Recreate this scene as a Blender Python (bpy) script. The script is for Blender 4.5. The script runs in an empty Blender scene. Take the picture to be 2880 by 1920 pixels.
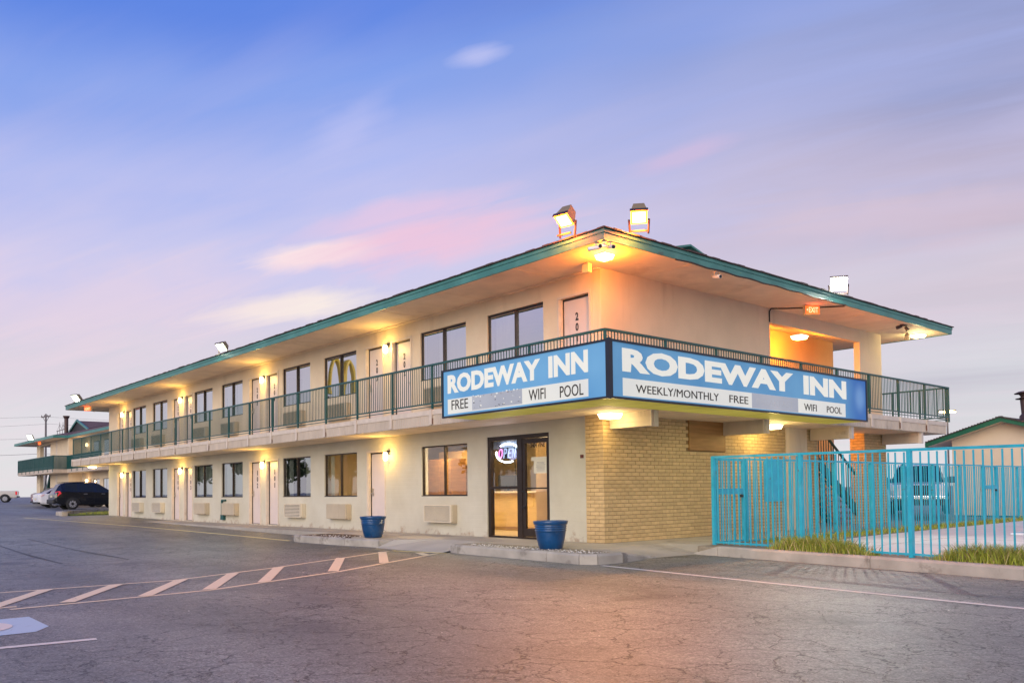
import bpy, bmesh, math, random
from mathutils import Vector, Matrix
random.seed(7)
R = math.radians
SC = bpy.context.scene
COL = SC.collection

# ------------------------------------------------------------------ camera
cam = bpy.data.cameras.new('camera')
cam.sensor_width = 36.0
cam.lens = 29.51
cam.shift_y = 0.1192
cam.clip_start = 0.1
cam.clip_end = 3000
camo = bpy.data.objects.new('camera', cam)
COL.objects.link(camo)
_yaw, _pit, _rol = 0.8557, 0.0323, -0.0122
_fw = Vector((-math.sin(_yaw) * math.cos(_pit), math.cos(_yaw) * math.cos(_pit), math.sin(_pit)))
_rt = Vector((math.cos(_yaw), math.sin(_yaw), 0))
_up = _rt.cross(_fw)
_r2 = math.cos(_rol) * _rt + math.sin(_rol) * _up
_u2 = -math.sin(_rol) * _rt + math.cos(_rol) * _up
_m = Matrix.Identity(4)
for i in range(3):
    _m[i][0], _m[i][1], _m[i][2] = _r2[i], _u2[i], -_fw[i]
_m[0][3], _m[1][3], _m[2][3] = 11.1507, -12.0367, 1.0349
camo.matrix_world = _m
SC.camera = camo

# ------------------------------------------------------------------ view settings
SC.render.engine = 'CYCLES'
SC.view_settings.view_transform = 'Standard'
SC.view_settings.look = 'None'
SC.view_settings.gamma = 1.0
SC.view_settings.exposure = 0.0
SC.view_settings.use_curve_mapping = False
SC.cycles.use_denoising = True
SC.cycles.max_bounces = 6
SC.cycles.transparent_max_bounces = 24
SC.cycles.sample_clamp_indirect = 6.0
SC.cycles.use_light_tree = True

# ------------------------------------------------------------------ sky (dusk gradient, long-exposure cloud streaks)
SUN_EL, SUN_AZ = R(20), R(152)      # azimuth of the light measured from +y, clockwise seen from above
W = bpy.data.worlds.new('World')
SC.world = W
W.use_nodes = True
nt = W.node_tree
nt.nodes.clear()
def N(t, **k):
    n = nt.nodes.new(t)
    for a, b in k.items():
        setattr(n, a, b)
    return n
def L(a, b):
    nt.links.new(a, b)
def val(x):
    n = N('ShaderNodeValue'); n.outputs[0].default_value = x; return n.outputs[0]
def mth(op, a, b=None, c=None, clamp=False):
    n = N('ShaderNodeMath', operation=op); n.use_clamp = clamp
    for i, x in enumerate((a, b, c)):
        if x is None: continue
        if isinstance(x, (int, float)): n.inputs[i].default_value = x
        else: L(x, n.inputs[i])
    return n.outputs[0]
def ramp(fac, stops, interp='EASE'):
    n = N('ShaderNodeValToRGB'); cr = n.color_ramp; cr.interpolation = interp
    while len(cr.elements) < len(stops): cr.elements.new(0.5)
    for e, (p, c) in zip(cr.elements, stops):
        e.position = p; e.color = (c[0], c[1], c[2], 1)
    L(fac, n.inputs[0]); return n.outputs[0]
def mix(f, a, b, mode='MIX'):
    n = N('ShaderNodeMix', data_type='RGBA', blend_type=mode)
    for s, x in ((0, f), (6, a), (7, b)):
        if isinstance(x, (int, float)): n.inputs[s].default_value = x
        elif isinstance(x, tuple): n.inputs[s].default_value = (x[0], x[1], x[2], 1)
        else: L(x, n.inputs[s])
    return n.outputs[2]
def s2l(r, g, b):
    f = lambda c: (c / 255 / 12.92) if c <= 10 else ((c / 255 + 0.055) / 1.055) ** 2.4
    return (f(r), f(g), f(b))
tc = N('ShaderNodeTexCoord')
sep = N('ShaderNodeSeparateXYZ'); L(tc.outputs['Generated'], sep.inputs[0])
dx, dy, dz = sep.outputs
zc = mth('MAXIMUM', dz, 0.0)
# broad turbulence that breaks the bands of colour
nz0 = N('ShaderNodeTexNoise'); nz0.inputs['Scale'].default_value = 2.3; nz0.inputs['Detail'].default_value = 3
L(tc.outputs['Generated'], nz0.inputs['Vector'])
zw = mth('ADD', zc, mth('MULTIPLY', mth('SUBTRACT', nz0.outputs[0], 0.5), 0.10))
zs_ = mth('SUBTRACT', zw, mth('MULTIPLY', mth('MULTIPLY_ADD', mth('ADD', mth('MULTIPLY', dx, 0.656), mth('MULTIPLY', dy, 0.755)), 0.15, 0.07, clamp=True), mth('MULTIPLY', zc, 2.2, clamp=True)))
base = ramp(zs_, [(0.0, s2l(224, 225, 227)), (0.07, s2l(222, 221, 226)), (0.15, s2l(218, 209, 222)), (0.23, s2l(205, 202, 238)),
                 (0.31, s2l(176, 187, 241)), (0.39, s2l(134, 163, 237)), (0.47, s2l(92, 133, 228)), (0.55, s2l(66, 111, 219)), (1.0, s2l(48, 84, 182))])
# compass of the picture: along = across the street front, away = depth
along = mth('ADD', mth('MULTIPLY', dx, 0.656), mth('MULTIPLY', dy, 0.755))
away = mth('ADD', mth('MULTIPLY', dx, -0.755), mth('MULTIPLY', dy, 0.656))
# grey mauve cloud sheet that thickens towards the north-east
k = mth('DIVIDE', 1.0, mth('ADD', zc, 0.16))
px = mth('MULTIPLY', along, k)
py = mth('MULTIPLY', away, k)
ca, sa = math.cos(R(-28)), math.sin(R(-28))
ux = mth('ADD', mth('MULTIPLY', px, ca), mth('MULTIPLY', py, sa))
uy = mth('ADD', mth('MULTIPLY', px, -sa), mth('MULTIPLY', py, ca))
cmb = N('ShaderNodeCombineXYZ'); L(mth('MULTIPLY', ux, 0.42), cmb.inputs[0]); L(mth('MULTIPLY', uy, 1.7), cmb.inputs[1])
n1 = N('ShaderNodeTexNoise'); n1.inputs['Scale'].default_value = 1.0; n1.inputs['Detail'].default_value = 4.5
n1.inputs['Roughness'].default_value = 0.5; n1.inputs['Distortion'].default_value = 0.25
L(cmb.outputs[0], n1.inputs['Vector'])
east = mth('MULTIPLY_ADD', along, 1.7, 0.22, clamp=True)
sheet = mth('MULTIPLY', mth('MULTIPLY_ADD', n1.outputs[0], 2.6, -0.55, clamp=True), east)
greyc = ramp(zw, [(0.0, s2l(222, 223, 226)), (0.06, s2l(208, 207, 214)), (0.12, s2l(186, 183, 197)), (0.2, s2l(206, 193, 206)), (0.3, s2l(180, 168, 190)), (0.42, s2l(138, 148, 194)), (1.0, s2l(84, 98, 160))])
cmb3 = N('ShaderNodeCombineXYZ'); L(mth('MULTIPLY', ux, 1.5), cmb3.inputs[0]); L(mth('MULTIPLY', uy, 8.0), cmb3.inputs[1]); cmb3.inputs[2].default_value = 9.1
n3 = N('ShaderNodeTexNoise'); n3.inputs['Scale'].default_value = 1.0; n3.inputs['Detail'].default_value = 6; n3.inputs['Roughness'].default_value = 0.6; n3.inputs['Distortion'].default_value = 0.6
L(cmb3.outputs[0], n3.inputs['Vector'])
n3c = mth('MULTIPLY_ADD', n3.outputs[0], 2.6, -0.8, clamp=True)
c1 = mix(mth('MULTIPLY', sheet, mth('MULTIPLY_ADD', n3c, 0.55, 0.62, clamp=True), clamp=True), base, greyc)
# thin lavender veil, everywhere
cmb2 = N('ShaderNodeCombineXYZ'); L(mth('MULTIPLY', ux, 0.9), cmb2.inputs[0]); L(mth('MULTIPLY', uy, 3.6), cmb2.inputs[1]); cmb2.inputs[2].default_value = 4.7
n2 = N('ShaderNodeTexNoise'); n2.inputs['Scale'].default_value = 1.0; n2.inputs['Detail'].default_value = 5; n2.inputs['Roughness'].default_value = 0.55
n2.inputs['Distortion'].default_value = 0.4
L(cmb2.outputs[0], n2.inputs['Vector'])
veil = mth('MULTIPLY_ADD', n2.outputs[0], 3.2, -1.55, clamp=True)
low = mth('SUBTRACT', 1.0, mth('MULTIPLY', zc, 1.7), clamp=True)
c2 = mix(mth('MULTIPLY', mth('MULTIPLY', veil, low), 0.42), c1, s2l(243, 214, 228))
# individual pink and white clouds lit by the afterglow: (direction, half width, half height, strength)
CL = [((-0.845, 0.455, 0.268), 0.080, 0.015, 1.25, s2l(253, 228, 230), 0.12),
      ((-0.775, 0.555, 0.290), 0.14, 0.026, 0.85, s2l(242, 198, 220), 0.18),
      ((-0.80, 0.52, 0.315), 0.13, 0.014, 0.6, s2l(236, 200, 226), 0.20),
      ((-0.875, 0.435, 0.213), 0.10, 0.017, 1.1, s2l(250, 235, 228), 0.12),
      ((-0.687, 0.556, 0.468), 0.035, 0.011, 0.6, s2l(206, 206, 246), 0.22),
      ((-0.80, 0.465, 0.40), 0.05, 0.020, 0.45, s2l(200, 200, 244), 0.55),
      ((-0.565, 0.745, 0.365), 0.055, 0.012, 0.55, s2l(216, 190, 222), 0.25),
      ((-0.95, 0.25, 0.20), 0.20, 0.045, 0.45, s2l(238, 212, 224), 0.0),
      ((-0.40, 0.86, 0.27), 0.22, 0.030, 0.5, s2l(222, 198, 212), 0.10)]
c2 = mix(mth('MULTIPLY', mth('MULTIPLY', n3c, mth('SUBTRACT', 1.0, mth('MULTIPLY', zc, 1.9), clamp=True)), 0.30), c2, s2l(240, 222, 232))
nw = N('ShaderNodeTexNoise'); nw.inputs['Scale'].default_value = 9; nw.inputs['Detail'].default_value = 5
L(tc.outputs['Generated'], nw.inputs['Vector'])
out = c2
for (d, hw, hh, st, colr, tilt) in CL:
    d = Vector(d).normalized()
    al = Vector((0.656, 0.755, 0)); al = (al - al.dot(d) * d).normalized()
    upv = d.cross(al) * -1
    if upv.z < 0: upv = -upv
    a2 = (al + tilt * upv).normalized(); b2 = (upv - tilt * al).normalized()
    def dot(v):
        n = N('ShaderNodeVectorMath', operation='DOT_PRODUCT'); L(tc.outputs['Generated'], n.inputs[0]); n.inputs[1].default_value = v; return n.outputs['Value']
    a = mth('DIVIDE', dot(a2), hw)
    b = mth('DIVIDE', mth('ADD', dot(b2), mth('MULTIPLY', mth('SUBTRACT', nw.outputs[0], 0.5), hh * 2.2)), hh)
    q = mth('ADD', mth('MULTIPLY', a, a), mth('MULTIPLY', b, b))
    g = mth('POWER', 2.718, mth('MULTIPLY', q, -1.0))
    g = mth('MULTIPLY', g, mth('GREATER_THAN', dot(d), 0.0))
    g = mth('MULTIPLY', mth('SUBTRACT', mth('MULTIPLY', g, 1.45), mth('MULTIPLY', mth('SUBTRACT', 1.0, n3c), 0.62), clamp=True), st)
    out = mix(g, out, colr)
# below the horizon: pale ground haze
out = mix(mth('MULTIPLY', mth('MULTIPLY', dz, -1.0), 8.0, clamp=True), out, (0.30, 0.29, 0.28))
sky = N('ShaderNodeTexSky', sky_type='NISHITA')
sky.sun_disc = False; sky.sun_elevation = SUN_EL; sky.sun_rotation = SUN_AZ
bg1 = N('ShaderNodeBackground'); L(out, bg1.inputs[0]); bg1.inputs[1].default_value = 0.96
bg2 = N('ShaderNodeBackground'); L(sky.outputs[0], bg2.inputs[0]); bg2.inputs[1].default_value = 0.008
ads = N('ShaderNodeAddShader'); L(bg1.outputs[0], ads.inputs[0]); L(bg2.outputs[0], ads.inputs[1])
wo = N('ShaderNodeOutputWorld'); L(ads.outputs[0], wo.inputs[0])

# ------------------------------------------------------------------ afterglow (one broad soft sun)
sl = bpy.data.lights.new('sun', 'SUN')
sl.energy = 2.7
sl.angle = R(50)
sl.color = (1.0, 0.88, 0.73)
so = bpy.data.objects.new('sun', sl)
COL.objects.link(so)
sd = Vector((math.sin(SUN_AZ) * math.cos(SUN_EL), math.cos(SUN_AZ) * math.cos(SUN_EL), math.sin(SUN_EL)))
so.rotation_euler = sd.to_track_quat('Z', 'Y').to_euler()
so.location = sd * 60

# ------------------------------------------------------------------ materials
def new_mat(name):
    m = bpy.data.materials.new(name); m.use_nodes = True
    t = m.node_tree
    return m, t, t.nodes['Principled BSDF']
def mat(name, col, rough=0.6, var=0.12, scale=6.0, bump=0.0, bscale=60.0, metal=0.0, spec=0.5, rand=0.0, coat=0.0, stretch=None):
    m, t, b = new_mat(name)
    n, l = t.nodes, t.links
    b.inputs['Roughness'].default_value = rough
    b.inputs['Metallic'].default_value = metal
    b.inputs['Specular IOR Level'].default_value = spec
    b.inputs['Coat Weight'].default_value = coat
    co = n.new('ShaderNodeTexCoord')
    src = co.outputs['Object']
    if stretch:
        mp = n.new('ShaderNodeMapping'); mp.inputs['Scale'].default_value = stretch
        l.new(src, mp.inputs[0]); src = mp.outputs[0]
    nz = n.new('ShaderNodeTexNoise'); nz.inputs['Scale'].default_value = scale; nz.inputs['Detail'].default_value = 6
    l.new(src, nz.inputs['Vector'])
    mr = n.new('ShaderNodeMapRange'); mr.inputs[1].default_value = 0.25; mr.inputs[2].default_value = 0.75
    mr.inputs[3].default_value = 1 - var; mr.inputs[4].default_value = 1 + var
    l.new(nz.outputs[0], mr.inputs[0])
    hs = n.new('ShaderNodeHueSaturation'); hs.inputs['Color'].default_value = (*col, 1)
    fac = mr.outputs[0]
    if rand:
        oi = n.new('ShaderNodeObjectInfo'); ge = n.new('ShaderNodeNewGeometry')
        ad = n.new('ShaderNodeMath'); ad.operation = 'ADD'; l.new(oi.outputs['Random'], ad.inputs[0]); l.new(ge.outputs['Random Per Island'], ad.inputs[1])
        fr = n.new('ShaderNodeMath'); fr.operation = 'FRACT'; l.new(ad.outputs[0], fr.inputs[0])
        m2 = n.new('ShaderNodeMath'); m2.operation = 'MULTIPLY_ADD'; l.new(fr.outputs[0], m2.inputs[0]); m2.inputs[1].default_value = 2 * rand; m2.inputs[2].default_value = 1 - rand
        m3 = n.new('ShaderNodeMath'); m3.operation = 'MULTIPLY'; l.new(m2.outputs[0], m3.inputs[0]); l.new(fac, m3.inputs[1]); fac = m3.outputs[0]
    l.new(fac, hs.inputs['Value'])
    l.new(hs.outputs[0], b.inputs['Base Color'])
    if bump:
        nb = n.new('ShaderNodeTexNoise'); nb.inputs['Scale'].default_value = bscale; nb.inputs['Detail'].default_value = 4
        l.new(co.outputs['Object'], nb.inputs['Vector'])
        bp = n.new('ShaderNodeBump'); bp.inputs['Strength'].default_value = bump; bp.inputs['Distance'].default_value = 0.01
        l.new(nb.outputs[0], bp.inputs['Height']); l.new(bp.outputs[0], b.inputs['Normal'])
    return m
def emis(name, col, st):
    m, t, b = new_mat(name)
    b.inputs['Base Color'].default_value = (*[min(1, c) for c in col], 1)
    b.inputs['Emission Color'].default_value = (*col, 1)
    b.inputs['Emission Strength'].default_value = st
    b.inputs['Roughness'].default_value = 0.4
    return m

M = {}
def painted_wall(name, col, course, rough=0.75):
    m, t, b = new_mat(name)
    n, l = t.nodes, t.links
    co = n.new('ShaderNodeTexCoord')
    sx = n.new('ShaderNodeSeparateXYZ'); l.new(co.outputs['Object'], sx.inputs[0])
    ad = n.new('ShaderNodeMath'); ad.operation = 'ADD'; l.new(sx.outputs[0], ad.inputs[0]); l.new(sx.outputs[1], ad.inputs[1])
    cb = n.new('ShaderNodeCombineXYZ'); l.new(ad.outputs[0], cb.inputs[0]); l.new(sx.outputs[2], cb.inputs[1])
    br = n.new('ShaderNodeTexBrick'); br.inputs['Scale'].default_value = 1.0
    br.inputs['Brick Width'].default_value = course * 3.0; br.inputs['Row Height'].default_value = course
    br.inputs['Mortar Size'].default_value = 0.008; br.inputs['Mortar Smooth'].default_value = 0.5
    br.inputs['Color1'].default_value = (1, 1, 1, 1); br.inputs['Color2'].default_value = (0.9, 0.9, 0.9, 1); br.inputs['Mortar'].default_value = (0.3, 0.3, 0.3, 1)
    l.new(cb.outputs[0], br.inputs['Vector'])
    nz = n.new('ShaderNodeTexNoise'); nz.inputs['Scale'].default_value = 0.9; nz.inputs['Detail'].default_value = 8; nz.inputs['Roughness'].default_value = 0.65
    l.new(co.outputs['Object'], nz.inputs['Vector'])
    cr = n.new('ShaderNodeValToRGB'); cr.color_ramp.elements[0].position = 0.3; cr.color_ramp.elements[1].position = 0.65
    cr.color_ramp.elements[0].color = (col[0] * .86, col[1] * .84, col[2] * .8, 1); cr.color_ramp.elements[1].color = (*col, 1)
    l.new(nz.outputs[0], cr.inputs[0])
    # flaking paint and water marks, a patchy band of their own near the pavement
    n2 = n.new('ShaderNodeTexNoise'); n2.inputs['Scale'].default_value = 3.2; n2.inputs['Detail'].default_value = 9; n2.inputs['Roughness'].default_value = 0.75
    l.new(co.outputs['Object'], n2.inputs['Vector'])
    z1 = n.new('ShaderNodeMapRange'); z1.inputs[1].default_value = 0.0; z1.inputs[2].default_value = 0.42; z1.inputs[3].default_value = 0.16; z1.inputs[4].default_value = -0.12
    l.new(sx.outputs[2], z1.inputs[0])
    a2 = n.new('ShaderNodeMath'); a2.operation = 'ADD'; l.new(n2.outputs[0], a2.inputs[0]); l.new(z1.outputs[0], a2.inputs[1])
    c2 = n.new('ShaderNodeValToRGB'); c2.color_ramp.elements[0].position = 0.62; c2.color_ramp.elements[1].position = 0.72
    l.new(a2.outputs[0], c2.inputs[0])
    mx = n.new('ShaderNodeMix'); mx.data_type = 'RGBA'
    l.new(c2.outputs[0], mx.inputs[0]); l.new(cr.outputs[0], mx.inputs[6]); mx.inputs[7].default_value = (col[0] * .66, col[1] * .55, col[2] * .5, 1)
    l.new(mx.outputs[2], b.inputs['Base Color'])
    bp = n.new('ShaderNodeBump'); bp.inputs['Strength'].default_value = 0.35; bp.inputs['Distance'].default_value = 0.006
    l.new(br.outputs['Color'], bp.inputs['Height']); l.new(bp.outputs[0], b.inputs['Normal'])
    b.inputs['Roughness'].default_value = rough
    return m
M['wall'] = painted_wall('painted_block', (0.62, 0.585, 0.475), 0.1)
M['stucco'] = mat('stucco', (0.73, 0.60, 0.43), 0.8, 0.07, 1.2, 0.25, 90)
M['soffit'] = mat('soffit_board', (0.84, 0.68, 0.50), 0.7, 0.12, 1.6, 0.05, 40)
M['panel'] = mat('balcony_panel', (0.56, 0.47, 0.37), 0.6, 0.12, 3.0, stretch=(1, 1, .3))
M['trim'] = mat('cream_trim', (0.66, 0.565, 0.46), 0.55, 0.10, 5.0)
M['teal'] = mat('teal_fascia', (0.050, 0.205, 0.180), 0.42, 0.16, 2.0)
M['rail'] = mat('green_railing', (0.010, 0.082, 0.078), 0.4, 0.12, 4.0)
M['shingle'] = mat('shingles', (0.075, 0.055, 0.05), 0.9, 0.35, 14, 0.5, 60)
M['door'] = mat('pink_door', (0.66, 0.57, 0.54), 0.45, 0.05, 2.0)
M['jamb'] = mat('dark_jamb', (0.035, 0.022, 0.018), 0.5, 0.2, 8)
M['frame'] = mat('bronze_frame', (0.040, 0.027, 0.020), 0.35, 0.2, 8, metal=0.3)
M['steel'] = mat('steel', (0.55, 0.53, 0.50), 0.3, 0.1, 12, metal=0.9)
M['ink'] = mat('black_number', (0.012, 0.012, 0.014), 0.5, 0.1)
M['curtain'] = mat('curtain', (0.74, 0.74, 0.68), 0.9, 0.10, 3, stretch=(8, 8, .2))
M['ccream'] = mat('curtain_cream', (0.66, 0.64, 0.48), 0.9, 0.12, 3, stretch=(8, 8, .2))
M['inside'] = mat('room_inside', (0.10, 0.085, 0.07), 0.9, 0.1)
M['acbody'] = mat('beige_metal', (0.50, 0.42, 0.30), 0.5, 0.08, 4)
M['aclite'] = mat('pale_metal', (0.66, 0.58, 0.44), 0.5, 0.08, 4)
M['acdark'] = mat('grille_gap', (0.10, 0.085, 0.06), 0.7, 0.1)
M['brick'] = mat('tan_brick', (0.60, 0.425, 0.215), 0.85, 0.10, 12, 0.4, 120, rand=0.09)
M['mortar'] = mat('mortar', (0.27, 0.17, 0.08), 0.95, 0.2, 20)
M['plywood'] = mat('plywood', (0.36, 0.18, 0.055), 0.6, 0.22, 3, stretch=(1, .6, 6))
M['orange'] = mat('stair_wall', (0.72, 0.50, 0.26), 0.8, 0.06, 2)
M['cyan'] = mat('cyan_paint', (0.022, 0.40, 0.55), 0.38, 0.18, 6)
M['pot'] = mat('blue_glaze', (0.004, 0.060, 0.180), 0.28, 0.3, 5, coat=0.4)
M['soil'] = mat('soil', (0.10, 0.065, 0.04), 0.95, 0.3, 30, 0.6, 60)
M['kerb'] = mat('kerb_concrete', (0.42, 0.38, 0.32), 0.85, 0.28, 2.2, 0.4, 45)
M['walk'] = mat('pavement_concrete', (0.40, 0.36, 0.30), 0.85, 0.20, 1.1, 0.25, 50)
M['ramp'] = mat('ramp_concrete', (0.48, 0.45, 0.39), 0.85, 0.14, 1.4, 0.25, 50)
M['deck'] = mat('deck_concrete', (0.80, 0.72, 0.63), 0.85, 0.08, 0.8, 0.15, 60)
M['stone'] = mat('white_pebble', (0.68, 0.64, 0.58), 0.8, 0.2, 30, rand=0.25)
M['grass'] = mat('grass_blade', (0.27, 0.31, 0.035), 0.7, 0.25, 3, rand=0.45)
M['drygrass'] = mat('dry_grass_blade', (0.46, 0.37, 0.16), 0.8, 0.25, 3, rand=0.35)
M['lawn'] = mat('lawn', (0.10, 0.13, 0.035), 0.95, 0.35, 14, 0.8, 50)
M['dirt'] = mat('verge_soil', (0.26, 0.22, 0.16), 0.95, 0.35, 9, 0.6, 60)
M['black'] = mat('black_plastic', (0.015, 0.015, 0.016), 0.5, 0.1)
M['rubber'] = mat('tyre_rubber', (0.02, 0.02, 0.021), 0.8, 0.1)
M['alloy'] = mat('alloy_wheel', (0.62, 0.62, 0.64), 0.3, 0.05, metal=0.7)
M['carblack'] = mat('black_car_paint', (0.006, 0.007, 0.010), 0.18, 0.05, coat=0.6)
M['carwhite'] = mat('white_car_paint', (0.80, 0.80, 0.82), 0.25, 0.03, coat=0.5)
M['carred'] = mat('maroon_car_paint', (0.16, 0.02, 0.04), 0.25, 0.05, coat=0.5)
M['carbeige'] = mat('pale_car_paint', (0.68, 0.63, 0.56), 0.3, 0.04, coat=0.4)
M['carglass'] = mat('car_glass', (0.012, 0.016, 0.020), 0.06, 0.05, spec=0.5)
M['redlens'] = emis('red_lens', (0.65, 0.02, 0.03), 0.35)
M['lens'] = mat('headlamp_lens', (0.75, 0.77, 0.8), 0.1, 0.02)
M['chrome'] = mat('chrome', (0.8, 0.8, 0.8), 0.15, 0.03, metal=1.0)
M['cap'] = mat('dark_flue_metal', (0.09, 0.055, 0.05), 0.5, 0.25, 7, metal=0.4)
M['wood'] = mat('weathered_pole', (0.16, 0.14, 0.145), 0.9, 0.2, 4)
M['wire'] = mat('cable', (0.22, 0.22, 0.24), 0.7, 0.05)
M['shed'] = mat('shed_stucco', (0.72, 0.585, 0.42), 0.85, 0.06, 1.5, 0.15, 70)
M['dkgreen'] = mat('dark_green_fascia', (0.016, 0.125, 0.062), 0.4, 0.12, 3)
M['cable'] = mat('black_conduit', (0.04, 0.03, 0.022), 0.6, 0.1)
M['plate'] = mat('red_plaque', (0.12, 0.03, 0.02), 0.5, 0.1)
M['box'] = mat('cream_box', (0.72, 0.62, 0.40), 0.5, 0.05)
M['camw'] = mat('camera_white', (0.78, 0.74, 0.72), 0.4, 0.03)
M['leaf'] = mat('tree_leaf', (0.055, 0.085, 0.03), 0.8, 0.3, 2, rand=0.4)
M['trunk'] = mat('tree_bark', (0.09, 0.07, 0.05), 0.9, 0.3, 6)
M['roofbrown'] = mat('brown_shingles', (0.16, 0.095, 0.085), 0.9, 0.25, 5, 0.5, 40)
M['tan'] = mat('lobby_wall', (0.62, 0.42, 0.20), 0.8, 0.05)
M['lobbycream'] = mat('lobby_cream', (0.72, 0.60, 0.40), 0.8, 0.05)
M['lobbyfloor'] = mat('lobby_floor', (0.45, 0.34, 0.20), 0.4, 0.1)
M['oak'] = mat('oak_laminate', (0.62, 0.42, 0.16), 0.5, 0.12, 2, stretch=(1, 1, 5))
M['paper'] = mat('paper', (0.80, 0.76, 0.60), 0.8, 0.04)
M['yellow'] = mat('yellow_arch', (0.85, 0.55, 0.02), 0.4, 0.05)
M['film'] = mat('grey_film', (.30, .33, .40), 0.5, 0.1)
M['stain'] = mat('rust_mark', (0.16, 0.07, 0.04), 0.9, 0.3, 30)
M['neonw'] = emis('neon_white', (0.80, 0.90, 1.0), 6.0)
M['neonp'] = emis('neon_pink', (1.0, 0.35, 0.75), 1.5)
M['neongrey'] = emis('neon_dim', (0.42, 0.52, 0.68), 0.75)
M['exitred'] = emis('exit_red', (1.0, 0.13, 0.02), 1.6)
M['exitlet'] = emis('exit_letters', (1.0, 0.38, 0.22), 2.2)
M['lampglass'] = emis('lamp_glass', (1.0, 0.80, 0.45), 7.0)
M['ceilglass'] = emis('ceiling_lamp_glass', (1.0, 0.86, 0.55), 5.0)
M['floodorange'] = emis('sodium_glass', (1.0, 0.74, 0.26), 22.0)
M['floodwhite'] = emis('white_flood_glass', (1.0, 1.0, 0.86), 16.0)
M['glowwarm'] = emis('flood_glow_warm', (1.0, .58, .10), 1.5)  # emissive colours standing in for the glow round the flood glass
M['glowcool'] = emis('flood_glow_cool', (.95, 1.0, .78), 1.3)
M['mercury'] = emis('lobby_tube', (1.0, 0.85, 0.6), 4.0)

def spots(key, col, scale, thr, soft=0.06, stretch=None, amount=1.0):
    """wear with a shape of its own mixed over a paint"""
    m = M[key]; t = m.node_tree; n, l = t.nodes, t.links; b = n['Principled BSDF']
    src = b.inputs['Base Color'].links[0].from_socket
    co = n.new('ShaderNodeTexCoord'); v = co.outputs['Object']
    oi = n.new('ShaderNodeObjectInfo'); ad = n.new('ShaderNodeVectorMath'); ad.operation = 'ADD'
    cb = n.new('ShaderNodeCombineXYZ'); ml = n.new('ShaderNodeMath'); ml.operation = 'MULTIPLY'; ml.inputs[1].default_value = 40
    l.new(oi.outputs['Random'], ml.inputs[0]); l.new(ml.outputs[0], cb.inputs[0]); l.new(ml.outputs[0], cb.inputs[1])
    if stretch:
        mp = n.new('ShaderNodeMapping'); mp.inputs['Scale'].default_value = stretch; l.new(v, mp.inputs[0]); v = mp.outputs[0]
    l.new(v, ad.inputs[0]); l.new(cb.outputs[0], ad.inputs[1])
    nz = n.new('ShaderNodeTexNoise'); nz.inputs['Scale'].default_value = scale; nz.inputs['Detail'].default_value = 7; nz.inputs['Roughness'].default_value = .65
    l.new(ad.outputs[0], nz.inputs['Vector'])
    mr = n.new('ShaderNodeMapRange'); mr.inputs[1].default_value = thr; mr.inputs[2].default_value = thr + soft; mr.inputs[3].default_value = 0; mr.inputs[4].default_value = amount
    l.new(nz.outputs[0], mr.inputs[0])
    mx = n.new('ShaderNodeMix'); mx.data_type = 'RGBA'; l.new(mr.outputs[0], mx.inputs[0]); l.new(src, mx.inputs[6]); mx.inputs[7].default_value = (*col, 1)
    l.new(mx.outputs[2], b.inputs['Base Color'])
spots('cyan', (0.12, 0.075, 0.05), 5.0, 0.66, 0.04); spots('cyan', (0.16, 0.50, 0.60), 2.2, 0.52, 0.2, None, 0.5)
spots('stucco', (0.50, 0.38, 0.25), 2.2, 0.56, 0.16, (1, 1, .12), 0.40); spots('stucco', (0.78, 0.68, 0.52), 1.0, 0.55, 0.1, None, 0.35)
spots('panel', (0.28, 0.20, 0.14), 3.5, 0.60, 0.12, (1, 1, .2), 0.6); spots('trim', (0.32, 0.22, 0.14), 3.0, 0.60, 0.1, (1, 1, .4), 0.5)
spots('teal', (0.10, 0.30, 0.26), 1.4, 0.50, 0.2, None, 0.6); spots('teal', (0.05, 0.09, 0.08), 4.0, 0.66, 0.05, (.3, .3, 1), 0.7)
spots('pot', (0.10, 0.13, 0.16), 3.0, 0.58, 0.15, None, 0.45); spots('door', (0.50, 0.38, 0.36), 2.5, 0.60, 0.1, (1, 1, .3), 0.35)
spots('soffit', (0.50, 0.38, 0.25), 1.2, 0.56, 0.14, None, 0.4)
spots('kerb', (0.17, 0.145, 0.12), 2.0, 0.56, 0.10, None, 0.75); spots('walk', (0.22, 0.19, 0.16), 1.1, 0.56, 0.12, None, 0.6)
spots('acbody', (0.34, 0.26, 0.17), 5.0, 0.60, 0.08, (1, 1, .3), 0.5)

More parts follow.
